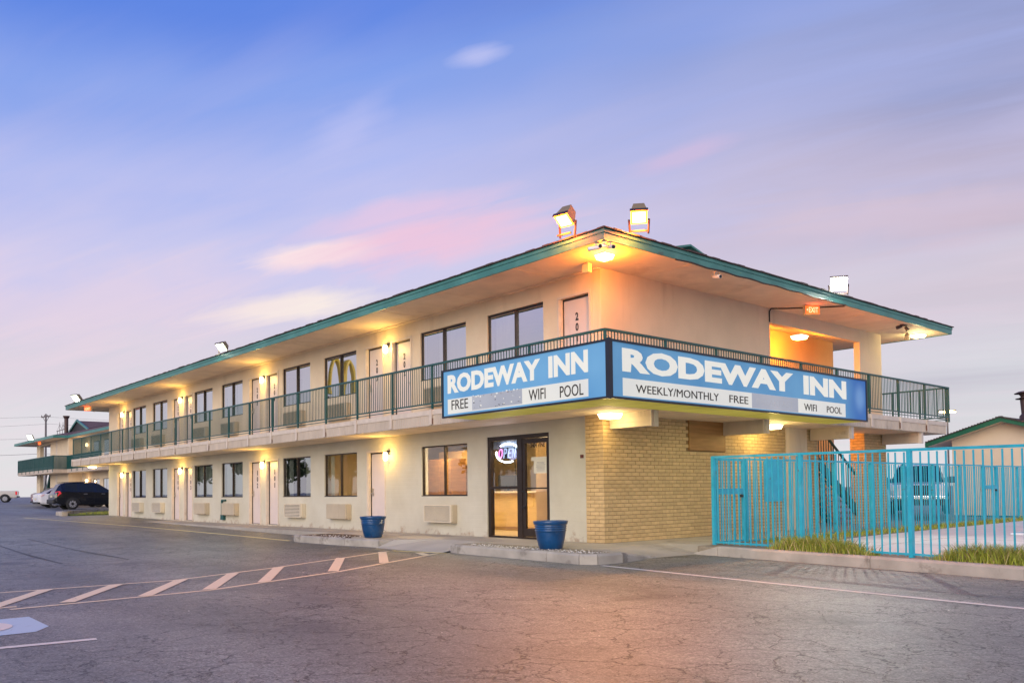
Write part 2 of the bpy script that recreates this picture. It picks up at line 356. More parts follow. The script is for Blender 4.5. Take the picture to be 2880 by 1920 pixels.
# asphalt: grey, mottled, crazed
def asphalt():
    m, t, b = new_mat('asphalt')
    n, l = t.nodes, t.links
    co = n.new('ShaderNodeTexCoord'); O = co.outputs['Object']
    def noise(sc, det, ro=0.6):
        x = n.new('ShaderNodeTexNoise'); x.inputs['Scale'].default_value = sc; x.inputs['Detail'].default_value = det; x.inputs['Roughness'].default_value = ro
        l.new(O, x.inputs['Vector']); return x
    def rmp(src, a, ca, b_, cb):
        r = n.new('ShaderNodeValToRGB'); e = r.color_ramp.elements
        e[0].position = a; e[0].color = (*ca, 1); e[1].position = b_; e[1].color = (*cb, 1); l.new(src, r.inputs[0]); return r.outputs[0]
    def mixc(f, a, c, mode='MIX'):
        x = n.new('ShaderNodeMix'); x.data_type = 'RGBA'; x.blend_type = mode
        for s, v in ((0, f), (6, a), (7, c)):
            if isinstance(v, float): x.inputs[s].default_value = v
            elif isinstance(v, tuple): x.inputs[s].default_value = (*v, 1)
            else: l.new(v, x.inputs[s])
        return x.outputs[2]
    big = noise(0.22, 5); mid = noise(1.3, 6, 0.7); fine = noise(55, 4, 0.8)
    base = rmp(big.outputs[0], 0.32, (0.125, 0.126, 0.110), 0.68, (0.285, 0.278, 0.238))
    base = mixc(rmp(mid.outputs[0], 0.35, (0, 0, 0), 0.7, (1, 1, 1)), base, (0.27, 0.262, 0.225))
    base = mixc(rmp(fine.outputs[0], 0.42, (0.55, 0.55, 0.55), 0.62, (1.25, 1.25, 1.25)), base, base)
    sp = n.new('ShaderNodeMix'); sp.data_type = 'RGBA'; sp.blend_type = 'MULTIPLY'; sp.inputs[0].default_value = 0.8
    l.new(base, sp.inputs[6]); l.new(rmp(fine.outputs[0], 0.38, (0.32, 0.32, 0.32), 0.64, (1.5, 1.5, 1.5)), sp.inputs[7]); base = sp.outputs[2]
    stn = noise(24, 3, 0.7)
    s3 = n.new('ShaderNodeMix'); s3.data_type = 'RGBA'; s3.blend_type = 'MULTIPLY'; s3.inputs[0].default_value = 0.7
    l.new(base, s3.inputs[6]); l.new(rmp(stn.outputs[0], 0.36, (0.62, 0.62, 0.62), 0.66, (1.28, 1.28, 1.28)), s3.inputs[7]); base = s3.outputs[2]
    mpw = n.new('ShaderNodeMapping'); mpw.inputs['Rotation'].default_value = (0, 0, 0.15); mpw.inputs['Scale'].default_value = (0.10, 0.75, 1); l.new(O, mpw.inputs[0])
    trk = n.new('ShaderNodeTexNoise'); trk.inputs['Scale'].default_value = 1.0; trk.inputs['Detail'].default_value = 6; l.new(mpw.outputs[0], trk.inputs['Vector'])
    s4 = n.new('ShaderNodeMix'); s4.data_type = 'RGBA'; s4.blend_type = 'MULTIPLY'; s4.inputs[0].default_value = 0.6
    l.new(base, s4.inputs[6]); l.new(rmp(trk.outputs[0], 0.38, (0.66, 0.66, 0.66), 0.62, (1.22, 1.22, 1.22)), s4.inputs[7]); base = s4.outputs[2]
    # cracks
    dn = noise(1.7, 5); 
    va = n.new('ShaderNodeVectorMath'); va.operation = 'SCALE'; va.inputs['Scale'].default_value = 0.7; l.new(dn.outputs['Color'], va.inputs[0])
    vb = n.new('ShaderNodeVectorMath'); vb.operation = 'ADD'; l.new(O, vb.inputs[0]); l.new(va.outputs[0], vb.inputs[1])
    crk = None
    for sc, wd, seed in ((1.5, 0.0075, 0.0), (3.4, 0.0075, 3.0), (6.5, 0.010, 4.5)):
        vo = n.new('ShaderNodeTexVoronoi'); vo.feature = 'DISTANCE_TO_EDGE'; vo.inputs['Scale'].default_value = sc
        l.new(vb.outputs[0], vo.inputs['Vector'])
        ms = noise(0.33 + 0.1 * seed, 3)
        line = rmp(vo.outputs['Distance'], wd * 0.5, (1, 1, 1), wd * 1.8, (0, 0, 0))
        msk = rmp(ms.outputs[0], 0.40 + 0.03 * seed / 3, (0, 0, 0), 0.50 + 0.03 * seed / 3, (1, 1, 1))
        cc = mixc(1.0, line, msk, 'MULTIPLY')
        crk = cc if crk is None else mixc(1.0, crk, cc, 'LIGHTEN')
    col = mixc(crk, base, (0.012, 0.011, 0.011))
    # oil spots
    oil = noise(0.75, 3)
    col = mixc(rmp(oil.outputs[0], 0.60, (0, 0, 0), 0.72, (0.7, 0.7, 0.7)), col, (0.06, 0.057, 0.058))
    l.new(col, b.inputs['Base Color'])
    b.inputs['Roughness'].default_value = 0.50
    b.inputs['Specular IOR Level'].default_value = 0.6
    bp = n.new('ShaderNodeBump'); bp.inputs['Strength'].default_value = 0.5; bp.inputs['Distance'].default_value = 0.006
    h = n.new('ShaderNodeMath'); h.operation = 'SUBTRACT'; l.new(fine.outputs[0], h.inputs[0])
    sg = n.new('ShaderNodeSeparateColor'); l.new(crk, sg.inputs[0]); l.new(sg.outputs[0], h.inputs[1])
    l.new(h.outputs[0], bp.inputs['Height']); l.new(bp.outputs[0], b.inputs['Normal'])
    return m
M['asphalt'] = asphalt()
M['tar'] = mat('tar_seam', (0.035, 0.034, 0.036), 0.5, 0.3, 8)
def road_paint(name, col):
    m, t, b = new_mat(name)
    n, l = t.nodes, t.links
    co = n.new('ShaderNodeTexCoord')
    nz = n.new('ShaderNodeTexNoise'); nz.inputs['Scale'].default_value = 9; nz.inputs['Detail'].default_value = 8; nz.inputs['Roughness'].default_value = 0.75
    l.new(co.outputs['Object'], nz.inputs['Vector'])
    r = n.new('ShaderNodeValToRGB'); e = r.color_ramp.elements
    e[0].position = 0.60; e[0].color = (*col, 1); e[1].position = 0.72; e[1].color = (0.16, 0.14, 0.13, 1)
    l.new(nz.outputs[0], r.inputs[0]); l.new(r.outputs[0], b.inputs['Base Color']); b.inputs['Roughness'].default_value = 0.7
    return m
M['cream'] = road_paint('cream_road_paint', (0.80, 0.68, 0.47))
M['yline'] = road_paint('yellow_road_paint', (0.82, 0.72, 0.34))
M['wline'] = road_paint('white_road_paint', (0.74, 0.70, 0.62))
M['bline'] = road_paint('blue_road_paint', (0.46, 0.60, 0.70))

# window glass: a share of mirror that grows at grazing angles, the rest clear
def glass(name, refl, tint):
    m = bpy.data.materials.new(name); m.use_nodes = True
    t = m.node_tree; n, l = t.nodes, t.links
    n.clear()
    o = n.new('ShaderNodeOutputMaterial'); mx = n.new('ShaderNodeMixShader')
    tr = n.new('ShaderNodeBsdfTransparent'); tr.inputs[0].default_value = (*tint, 1)
    gl = n.new('ShaderNodeBsdfGlossy'); gl.inputs['Roughness'].default_value = 0.0; gl.inputs['Color'].default_value = (0.92, 0.95, 1, 1)
    lw = n.new('ShaderNodeLayerWeight'); lw.inputs['Blend'].default_value = 0.5
    mr = n.new('ShaderNodeMapRange'); mr.inputs[3].default_value = refl; mr.inputs[4].default_value = 1.0
    l.new(lw.outputs['Fresnel'], mr.inputs[0])
    nz = n.new('ShaderNodeTexNoise'); nz.inputs['Scale'].default_value = 1.3; nz.inputs['Detail'].default_value = 1
    co = n.new('ShaderNodeTexCoord'); l.new(co.outputs['Object'], nz.inputs['Vector'])
    bp = n.new('ShaderNodeBump'); bp.inputs['Strength'].default_value = 0.05; bp.inputs['Distance'].default_value = 0.02
    l.new(nz.outputs[0], bp.inputs['Height']); l.new(bp.outputs[0], gl.inputs['Normal'])
    l.new(mr.outputs[0], mx.inputs[0]); l.new(tr.outputs[0], mx.inputs[1]); l.new(gl.outputs[0], mx.inputs[2]); l.new(mx.outputs[0], o.inputs[0])
    return m
M['glass'] = glass('window_glass', 0.58, (0.75, 0.8, 0.8))
M['glasslow'] = glass('lower_window_glass', 0.30, (0.75, 0.8, 0.78))
M['glassclear'] = glass('lobby_glass', 0.05, (0.95, 0.95, 0.93))

# backlit sign faces
def signface(name, col, col2, amount):
    m, t, b = new_mat(name)
    n, l = t.nodes, t.links
    co = n.new('ShaderNodeTexCoord')
    nz = n.new('ShaderNodeTexNoise'); nz.inputs['Scale'].default_value = 0.9; nz.inputs['Detail'].default_value = 2
    l.new(co.outputs['Object'], nz.inputs['Vector'])
    mx = n.new('ShaderNodeMix'); mx.data_type = 'RGBA'; mx.inputs[6].default_value = (*col, 1); mx.inputs[7].default_value = (*col2, 1)
    mr = n.new('ShaderNodeMapRange'); mr.inputs[1].default_value = 0.35; mr.inputs[2].default_value = 0.68; mr.inputs[3].default_value = 0; mr.inputs[4].default_value = amount
    l.new(nz.outputs[0], mr.inputs[0]); l.new(mr.outputs[0], mx.inputs[0])
    l.new(mx.outputs[2], b.inputs['Emission Color']); b.inputs['Emission Strength'].default_value = 0.68
    b.inputs['Base Color'].default_value = (col[0] * .35, col[1] * .35, col[2] * .35, 1)
    b.inputs['Roughness'].default_value = 0.7
    return m
M['signblue'] = signface('backlit_blue', s2l(112, 170, 214), s2l(84, 148, 200), 1.0)
M['signdeep'] = signface('dim_backlit_blue', s2l(28, 92, 186), s2l(48, 116, 206), 1.0)
def side_face():
    m = M['signblue'].copy(); m.name = 'backlit_blue_side'
    t = m.node_tree; n, l = t.nodes, t.links; b = n['Principled BSDF']
    src = b.inputs['Emission Color'].links[0].from_socket
    co = n.new('ShaderNodeTexCoord'); sx = n.new('ShaderNodeSeparateXYZ'); l.new(co.outputs['Object'], sx.inputs[0])
    nz = n.new('ShaderNodeTexNoise'); nz.inputs['Scale'].default_value = 1.1; l.new(co.outputs['Object'], nz.inputs['Vector'])
    ad = n.new('ShaderNodeMath'); ad.operation = 'MULTIPLY_ADD'; l.new(nz.outputs[0], ad.inputs[0]); ad.inputs[1].default_value = .5; l.new(sx.outputs[1], ad.inputs[2])
    mr = n.new('ShaderNodeMapRange'); mr.interpolation_type = 'SMOOTHSTEP'; mr.inputs[1].default_value = 5.45; mr.inputs[2].default_value = 6.25; l.new(ad.outputs[0], mr.inputs[0])
    # the last tube still glimmers behind the end panel
    vm = n.new('ShaderNodeVectorMath'); vm.operation = 'DISTANCE'; cy_ = n.new('ShaderNodeCombineXYZ'); l.new(sx.outputs[1], cy_.inputs[1])
    zs = n.new('ShaderNodeMath'); zs.operation = 'MULTIPLY'; zs.inputs[1].default_value = .8; l.new(sx.outputs[2], zs.inputs[0]); l.new(zs.outputs[0], cy_.inputs[2])
    l.new(cy_.outputs[0], vm.inputs[0]); vm.inputs[1].default_value = (0, 6.08, 3.0 * .8)
    gl = n.new('ShaderNodeMapRange'); gl.interpolation_type = 'SMOOTHSTEP'; gl.inputs[1].default_value = .05; gl.inputs[2].default_value = .34; gl.inputs[3].default_value = .6; gl.inputs[4].default_value = 0; l.new(vm.outputs['Value'], gl.inputs[0])
    dm = n.new('ShaderNodeMix'); dm.data_type = 'RGBA'; l.new(gl.outputs[0], dm.inputs[0]); dm.inputs[6].default_value = (*s2l(26, 90, 184), 1); dm.inputs[7].default_value = (*s2l(150, 190, 240), 1)
    mx = n.new('ShaderNodeMix'); mx.data_type = 'RGBA'; l.new(mr.outputs[0], mx.inputs[0]); l.new(src, mx.inputs[6]); l.new(dm.outputs[2], mx.inputs[7])
    b.inputs['Emission Strength'].default_value = 0.55
    l.new(mx.outputs[2], b.inputs['Emission Color']); return m
M['signside'] = side_face()
M['signwhite'] = signface('backlit_white', (0.84, 0.83, 0.76), (0.90, 0.89, 0.80), 1.0)
M['signstrip'] = signface('backlit_strip', (0.80, 0.80, 0.74), (0.70, 0.71, 0.70), 1.0)
M['signgrey'] = signface('worn_strip', s2l(168, 172, 184), s2l(186, 188, 196), 1.0)
M['signunder'] = signface('sign_underside', s2l(176, 164, 72), s2l(150, 138, 52), 1.0)
M['signink'] = mat('sign_ink', (0.035, 0.03, 0.022), 0.5, 0.1)
M['signframe'] = mat('sign_frame', (0.012, 0.016, 0.028), 0.35, 0.15)

# ------------------------------------------------------------------ mesh helpers
class MB:
    def __init__(s): s.v, s.f, s.mi = [], [], []
    def poly(s, pts, mi=0):
        b = len(s.v); s.v += [tuple(p) for p in pts]; s.f.append(tuple(range(b, b + len(pts)))); s.mi.append(mi); return s
    def box(s, x0, y0, z0, x1, y1, z1, mi=0):
        b = len(s.v)
        s.v += [(x0, y0, z0), (x1, y0, z0), (x1, y1, z0), (x0, y1, z0), (x0, y0, z1), (x1, y0, z1), (x1, y1, z1), (x0, y1, z1)]
        for q in ((0, 3, 2, 1), (4, 5, 6, 7), (0, 1, 5, 4), (1, 2, 6, 5), (2, 3, 7, 6), (3, 0, 4, 7)):
            s.f.append(tuple(b + i for i in q)); s.mi.append(mi)
        return s
    def bar(s, p0, p1, w, h, mi=0, up=(0, 0, 1)):
        p0, p1 = Vector(p0), Vector(p1); d = (p1 - p0).normalized(); upv = Vector(up)
        if abs(d.dot(upv)) > 0.98: upv = Vector((1, 0, 0))
        a = d.cross(upv).normalized() * (w / 2); c = a.cross(d).normalized() * (h / 2)
        b = len(s.v)
        for p in (p0, p1):
            for q in (-a - c, a - c, a + c, -a + c): s.v.append(tuple(p + q))
        for q in ((0, 1, 2, 3), (7, 6, 5, 4), (0, 4, 5, 1), (1, 5, 6, 2), (2, 6, 7, 3), (3, 7, 4, 0)):
            s.f.append(tuple(b + i for i in q)); s.mi.append(mi)
        return s
    def tube(s, p0, p1, r0, r1=None, n=10, mi=0, caps=True):
        r1 = r0 if r1 is None else r1
        p0, p1 = Vector(p0), Vector(p1); d = (p1 - p0).normalized()
        u = d.orthogonal().normalized(); w = d.cross(u); b = len(s.v)
        for p, r in ((p0, r0), (p1, r1)):
            for i in range(n):
                a = 2 * math.pi * i / n; s.v.append(tuple(p + r * (math.cos(a) * u + math.sin(a) * w)))
        for i in range(n):
            j = (i + 1) % n; s.f.append((b + i, b + j, b + n + j, b + n + i)); s.mi.append(mi)
        if caps:
            s.f.append(tuple(b + i for i in reversed(range(n)))); s.mi.append(mi); s.f.append(tuple(b + n + i for i in range(n))); s.mi.append(mi)
        return s
    def path(s, pts, r, n=6, mi=0):
        for a, b in zip(pts, pts[1:]): s.tube(a, b, r, r, n, mi)
        return s
    def lathe(s, prof, n=24, mi=0, c=(0, 0, 0)):
        b = len(s.v)
        for (r, z) in prof:
            for i in range(n):
                a = 2 * math.pi * i / n; s.v.append((c[0] + r * math.cos(a), c[1] + r * math.sin(a), c[2] + z))
        for k in range(len(prof) - 1):
            for i in range(n):
                j = (i + 1) % n; s.f.append((b + k * n + i, b + k * n + j, b + (k + 1) * n + j, b + (k + 1) * n + i)); s.mi.append(mi)
        return s
    def prism(s, pts, z0, z1, mi=0):
        n = len(pts); b = len(s.v)
        s.v += [(p[0], p[1], z0) for p in pts] + [(p[0], p[1], z1) for p in pts]
        s.f.append(tuple(b + i for i in reversed(range(n)))); s.mi.append(mi)
        s.f.append(tuple(b + n + i for i in range(n))); s.mi.append(mi)
        for i in range(n):
            j = (i + 1) % n; s.f.append((b + i, b + j, b + n + j, b + n + i)); s.mi.append(mi)
        return s
    def mesh(s, name, mats, smooth=False):
        me = bpy.data.meshes.new(name); me.from_pydata(s.v, [], s.f)
        for m in (mats if isinstance(mats, (list, tuple)) else [mats]): me.materials.append(M[m] if isinstance(m, str) else m)
        me.polygons.foreach_set('material_index', s.mi)
        if smooth: me.polygons.foreach_set('use_smooth', [True] * len(s.f))
        me.update(); return me
    def build(s, name, mats, parent=None, loc=None, smooth=False, rot=None):
        return link(name, s.mesh(name, mats, smooth), parent, loc, rot)
def link(name, me, parent=None, loc=None, rot=None):
    o = bpy.data.objects.new(name, me); COL.objects.link(o)
    if parent is not None: o.parent = parent
    if loc is not None: o.location = loc
    if rot is not None: o.rotation_euler = rot
    return o
def tag(o, label=None, cat=None, group=None, kind=None):
    if label: o['label'] = label
    if cat: o['category'] = cat
    if group: o['group'] = group
    if kind: o['kind'] = kind
    return o
def thing(name, label, cat, loc=(0, 0, 0), rz=0.0, group=None):
    o = bpy.data.objects.new(name, None); COL.objects.link(o); o.empty_display_size = 0.3
    o.location = loc; o.rotation_euler = (0, 0, rz)
    return tag(o, label, cat, group)
def struct(o, label=None): return tag(o, label, kind='structure')
def bevel(o, w, seg=2):
    md = o.modifiers.new('bevel', 'BEVEL'); md.width = w; md.segments = seg; md.limit_method = 'ANGLE'; return o
def copy_tree(o, parent=None):
    c = o.copy(); COL.objects.link(c)
    if parent is not None: c.parent = parent
    for ch in list(o.children): copy_tree(ch, c)
    return c
def text_mesh(s, w, h, ext=0.004, off=0.0, mat='ink', name='lettering', space=1.0, shear=0.0):
    cu = bpy.data.curves.new('lettering', 'FONT'); cu.body = s; cu.extrude = 0.01; cu.offset = off; cu.resolution_u = 3; cu.space_character = space; cu.shear = shear
    t = bpy.data.objects.new('lettering', cu); COL.objects.link(t)
    dg = bpy.context.evaluated_depsgraph_get(); dg.update()
    me = bpy.data.meshes.new_from_object(t.evaluated_get(dg))
    bpy.data.objects.remove(t); bpy.data.curves.remove(cu)
    xs = [v.co.x for v in me.vertices]; ys = [v.co.y for v in me.vertices]
    x0, x1, y0, y1 = min(xs), max(xs), min(ys), max(ys)
    for v in me.vertices:
        v.co.x = (v.co.x - x0) / (x1 - x0) * w; v.co.y = (v.co.y - y0) / (y1 - y0) * h; v.co.z = (v.co.z / 0.01) * ext
    me.materials.clear(); me.materials.append(M[mat]); me.name = name
    return me
ROT_A = (R(90), 0, 0)            # lettering that faces the street front (-y)
ROT_B = (R(90), 0, R(90))        # lettering that faces the pool side (+x)
def lamp(kind, loc, energy, color, size=0.1, rot=None, spot=None, blend=0.6):
    d = bpy.data.lights.new('lamp_light', kind); d.energy = energy; d.color = color
    if kind in ('POINT', 'SPOT'): d.shadow_soft_size = size
    if kind == 'SPOT': d.spot_size = spot; d.spot_blend = blend
    if kind == 'AREA': d.size = size
    o = bpy.data.objects.new('lamp_light', d); COL.objects.link(o); o.location = loc
    if rot is not None: o.rotation_euler = rot
    return o
def aim(o, target):
    d = Vector(target) - Vector(o.location); o.rotation_euler = d.to_track_quat('-Z', 'Y').to_euler()

# ------------------------------------------------------------------ ground
def gz(x):
    if x > -8: return -0.15
    if x > -45: return -0.15 + 0.35 * (-8 - x) / 37
    return min(0.5, 0.2 + 0.3 * (-45 - x) / 50)
xs = [-1600, -400, -200, -120, -95, -80, -70, -60, -52, -45, -40, -36, -32, -28, -24, -20, -16, -12, -8, 0, 8, 16, 40, 120, 400, 1600]
g = MB()
for a, b in zip(xs, xs[1:]):
    g.poly([(a, -1600, gz(a)), (b, -1600, gz(b)), (b, 1600, gz(b)), (a, 1600, gz(a))])
struct(g.build('parking_lot', 'asphalt'))

def strip(name, pts, w, m, lift=0.004, label=None):
    mb = MB()
    P = [Vector((p[0], p[1], 0)) for p in pts]
    fine = []
    for a, b in zip(P, P[1:]):
        k = max(1, int((b - a).length / 2.0))
        fine += [a.lerp(b, i / k) for i in range(k)]
    fine.append(P[-1])
    Ls, Rs = [], []
    for i, p in enumerate(fine):
        d = (fine[min(i + 1, len(fine) - 1)] - fine[max(i - 1, 0)]).normalized(); nn = Vector((-d.y, d.x, 0)) * w / 2
        for lst, q in ((Ls, p + nn), (Rs, p - nn)): lst.append((q.x, q.y, gz(q.x) + lift))
    for i in range(len(fine) - 1): mb.poly([Rs[i], Rs[i + 1], Ls[i + 1], Ls[i]])
    return struct(mb.build(name, m), label)
# hatched walkway from the ramp
strip('painted_line', [(-0.8, -14), (-0.9, -9.99), (-0.77, -7.93), (-1.49, -6.18), (-3.25, -2.84)], 0.085, 'cream', 0.004)
strip('painted_line', [(0.72, -14), (0.75, -10.12)], 0.085, 'cream', 0.004)
strip('painted_line', [(0.97, -10.22), (0.80, -8.04), (0.46, -7.21), (-0.17, -5.68), (-1.04, -4.19), (-2.0, -2.52)], 0.085, 'cream', 0.004)
strip('painted_line', [(-3.3, -2.72), (-1.9, -2.42)], 0.12, 'yline', 0.008)
for a, b in [((-0.84, -9.49), (0.70, -10.35)), ((-0.76, -8.68), (0.80, -9.64)), ((-0.78, -7.81), (0.84, -8.82)), ((-1.12, -6.93), (0.74, -8.02)), ((-1.55, -6.0), (0.43, -7.16)),
             ((-2.48, -4.36), (-0.24, -5.75)), ((-3.2, -3.02), (-0.95, -4.40)), ((-2.42, -2.68), (-1.72, -2.98)), ((-0.86, -10.4), (0.70, -11.2))]:
    strip('painted_stripe', [a, b], 0.16, 'cream', 0.0075)
strip('painted_line', [(2.12, -2.36), (5.54, -2.79), (8.25, -3.07), (16, -3.9)], 0.10, 'wline')
strip('painted_line', [(3.42, -16), (3.50, -10.73), (3.6, -10.06)], 0.10, 'wline')
strip('painted_line', [(-8.4, -2.45), (-12.95, -2.52), (-20.17, -2.78), (-32.3, -3.75)], 0.13, 'yline')
strip('tar_seam', [(-14.2, -7.11), (-9, -7.2), (-5.31, -7.18), (-5.1, -7.6), (-5.21, -8.32), (-9, -8.25), (-11.74, -8.17)], 0.04, 'tar')
# accessible bay marking
mb = MB(); mb.poly([(1.68, -11.5, -0.146), (2.84, -11.5, -0.146), (2.82, -10.35, -0.146), (2.55, -10.19, -0.146), (1.72, -10.19, -0.146)]); 
bay = struct(mb.build('accessible_bay_marking', 'bline'))
mb = MB()
cx, cy, r0, r1 = 2.24, -10.83, 0.30, 0.40
for i in range(28):
    a0, a1 = R(-60 + i * 10), R(-60 + (i + 1) * 10)
    mb.poly([(cx + r0 * math.cos(a0), cy + r0 * math.sin(a0), -0.1415), (cx + r1 * math.cos(a0), cy + r1 * math.sin(a0), -0.1415), (cx + r1 * math.cos(a1), cy + r1 * math.sin(a1), -0.1415), (cx + r0 * math.cos(a1), cy + r0 * math.sin(a1), -0.1415)])
struct(mb.build('wheelchair_symbol', 'wline'))

# pavement and kerbs -------------------------------------------------
pv = MB()
def slab(mb, pts, z1=0.0, z0=-0.3): mb.prism(pts, z0, z1)
slab(pv, [(-33.3, -1.2), (-8.2, -1.2), (-8.2, 12), (-33.3, 12)])
slab(pv, [(-8.2, -2.0), (-4.35, -2.0), (-3.95, -1.2), (-2.05, -1.2), (-1.98, -1.98), (1.62, -2.1), (1.72, -1.62), (0.9, -1.0), (0.9, 0.62), (1.78, 0.95), (1.80, 13.5), (-8.2, 13.5)])
pav = pv.build('pavement', 'walk')
struct(pav)
rp = MB()
rp.poly([(-3.95, -1.2, 0.001), (-4.3, -2.5, -0.146), (-2.05, -2.43, -0.146), (-2.05, -1.2, 0.001)])
r2m = MB(); r2m.poly([(0.9, -1.0, 0), (1.72, -1.62, 0), (1.80, -0.6, -.146)]); r2m.poly([(0.9, -1.0, 0), (1.80, -0.6, -.146), (1.90, 0.5, -.146)]); r2m.poly([(0.9, -1.0, 0), (1.90, 0.5, -.146), (0.9, 0.62, 0)]); r2m.poly([(1.90, 0.5, -.146), (1.78, 0.95, 0), (0.9, 0.62, 0)]); r2m.poly([(1.72, -1.62, 0), (1.90, -1.3, -.146), (1.80, -0.6, -.146)]); struct(r2m.build('kerb_ramp', 'walk'))
rp.poly([(-3.95, -1.2, 0.001), (-4.35, -2.0, 0.0), (-4.3, -2.5, -0.146)])
struct(rp.build('kerb_ramp', 'ramp'))
# expansion joints of the pavement: narrow recessed strips
jm = MB()
for x in [-32 + 1.55 * i for i in range(16)]: jm.box(x, -1.19, -0.01, x + 0.012, -0.01, 0.0012)
for y in (1.6, 3.2, 4.8, 6.4, 8.0): jm.box(0.02, y, -0.01, 1.78, y + 0.012, 0.0012)
jm.box(-0.3, -1.98, -0.01, -0.288, -0.02, 0.0012)
struct(jm.build('pavement_joint', 'mortar', pav))

def kerb_run(pts, width, top, bottom=-0.3, seg=2.4, taper=(False, False), side=1, m='kerb'):
    """kerb blocks along a polyline; outer face on the polyline, width to the given side"""
    root = bpy.data.objects.new('kerb', None); COL.objects.link(root); root.empty_display_size = 0.2
    tag(root, kind='structure')
    P = [Vector((p[0], p[1], 0)) for p in pts]
    sam = [(P[0], 0.0)]; tot = 0
    blocks = []
    for a, b in zip(P, P[1:]):
        ln = (b - a).length; k = max(1, round(ln / seg))
        for i in range(k): blocks.append((a.lerp(b, i / k), a.lerp(b, (i + 1) / k)))
    nb = len(blocks)
    for i, (a, b) in enumerate(blocks):
        d = (b - a).normalized(); nn = Vector((-d.y, d.x, 0)) * side
        a2, b2 = a + d * 0.006, b - d * 0.006
        pd = (blocks[i - 1][1] - blocks[i - 1][0]).normalized() if i else d
        nd = (blocks[i + 1][1] - blocks[i + 1][0]).normalized() if i < nb - 1 else d
        na = (nn + Vector((-pd.y, pd.x, 0)) * side); na = na / max(0.5, na.dot(nn))
        nbv = (nn + Vector((-nd.y, nd.x, 0)) * side); nbv = nbv / max(0.5, nbv.dot(nn))
        ta = gz(a.x) + 0.012 if (i == 0 and taper[0]) else top
        tb = gz(b.x) + 0.012 if (i == nb - 1 and taper[1]) else top
        mb = MB(); v = []
        for p, q, tp in ((a2, na, ta), (b2, nbv, tb)):
            o_ = p; inn = p + q * width; out_top = p + q * 0.03
            v += [(o_.x, o_.y, bottom), (o_.x, o_.y, tp - 0.03), (out_top.x, out_top.y, tp), (inn.x, inn.y, tp), (inn.x, inn.y, bottom)]
        mb.v = v
        for q in ((0, 1, 2, 3, 4), (9, 8, 7, 6, 5)): mb.f.append(q); mb.mi.append(0)
        for j in range(5):
            j2 = (j + 1) % 5; mb.f.append((j, 5 + j, 5 + j2, j2)); mb.mi.append(0)
        mb.build('kerb_block', m, root)
    return root
kerb_run([(-8.25, -1.2), (-8.25, -2.42)], 0.16, 0.012, seg=3, side=1)
kerb_run([(-8.25, -2.42), (-7.9, -2.55), (-5.6, -2.5), (-4.45, -2.32), (-3.98, -1.25)], 0.16, 0.014, seg=2.3, taper=(False, True), side=1)
kerb_run([(-2.02, -1.22), (-2.04, -2.2), (-1.72, -2.28), (0.9, -2.40), (1.72, -2.46), (1.98, -2.30), (2.02, -1.75), (1.76, -0.55)], 0.16, 0.014, seg=2.7, taper=(False, True), side=1)
kerb_run([(1.74, 0.40), (2.35, 0.36), (5.31, -0.10), (7.43, -0.45), (9.6, -0.82), (14, -1.5)], 0.17, 0.016, seg=3.0, taper=(True, False), side=1)
# planting beds in the islands
bd = MB(); bd.prism([(-8.05, -2.32), (-7.8, -2.4), (-6.0, -2.36), (-6.4, -1.55), (-7.2, -1.4), (-8.05, -1.5)], -0.1, 0.006); struct(bd.build('planting_bed', 'soil'))
bd = MB(); bd.prism([(-1.86, -2.09), (1.55, -2.27), (1.82, -2.1), (1.84, -1.8), (1.4, -1.62), (-0.4, -1.5), (-1.5, -1.52), (-1.86, -1.7)], -0.1, 0.006); struct(bd.build('gravel_bed', 'dirt'))
def pebbles(name, fn, n, s0, s1, m):
    mb = MB()
    for i in range(n):
        x, y, z = fn(); s = random.uniform(s0, s1); b = len(mb.v); a = random.random() * 6.28
        for k in range(5):
            an = a + k * 1.2566; rr = s * random.uniform(.7, 1.2); mb.v.append((x + rr * math.cos(an), y + rr * math.sin(an), z + random.uniform(-.2, .2) * s))
        mb.v.append((x + random.uniform(-.3, .3) * s, y + random.uniform(-.3, .3) * s, z + s * random.uniform(.5, .95)))
        for k in range(5): mb.f.append((b + k, b + (k + 1) % 5, b + 5)); mb.mi.append(0)
    return tag(mb.build(name, m), None, None, None, 'stuff')
tag(pebbles('gravel', lambda: (random.uniform(-1.7, 1.7), random.triangular(-2.22, -1.65, -2.12), 0.006), 300, 0.007, 0.020, 'stone'), 'white gravel scattered round the blue pot by the entrance')
tag(pebbles('gravel', lambda: (random.triangular(-7.9, -5.8, -6.4), random.uniform(-2.35, -1.75), 0.006), 70, 0.008, 0.022, 'stone'), 'sparse white gravel in the left island bed')
tag(pebbles('loose_stones', lambda: (lambda x, y: (x, y, gz(x) + 0.001))(random.uniform(-6, 8), random.uniform(-9, -2.6)), 60, 0.004, 0.010, 'stone'), 'scattered pale grit on the asphalt')

# verge, lawn, pool deck
vg = MB()
vg.prism([(1.80, 0.53), (2.35, 0.52), (5.33, 0.06), (7.45, -0.29), (9.6, -0.66), (14, -1.34), (14, -0.4), (9.6, 0.3), (3.0, 1.35), (2.9, 3.4), (2.75, 5), (2.66, 7.7), (2.5, 16), (2.5, 22), (1.80, 22)], -0.2, -0.004)
struct(vg.build('verge', 'dirt'))
dk = MB()
dk.prism([(3.0, 1.35), (9.6, 0.3), (14, -0.4), (30, -2), (30, 22), (2.5, 22), (2.5, 16), (2.66, 7.7), (2.75, 5), (2.9, 3.4)], -0.2, 0.0)
dko = dk.build('pool_deck', 'deck'); struct(dko)
jm = MB()
for y in (3.2, 5.2, 9.2, 11.2): jm.box(2.9, y, -0.01, 29, y + 0.012, 0.0012)
for x in (4.2, 6.4, 8.6): jm.box(x, 1.4, -0.01, x + 0.012, 6.9, 0.0012)
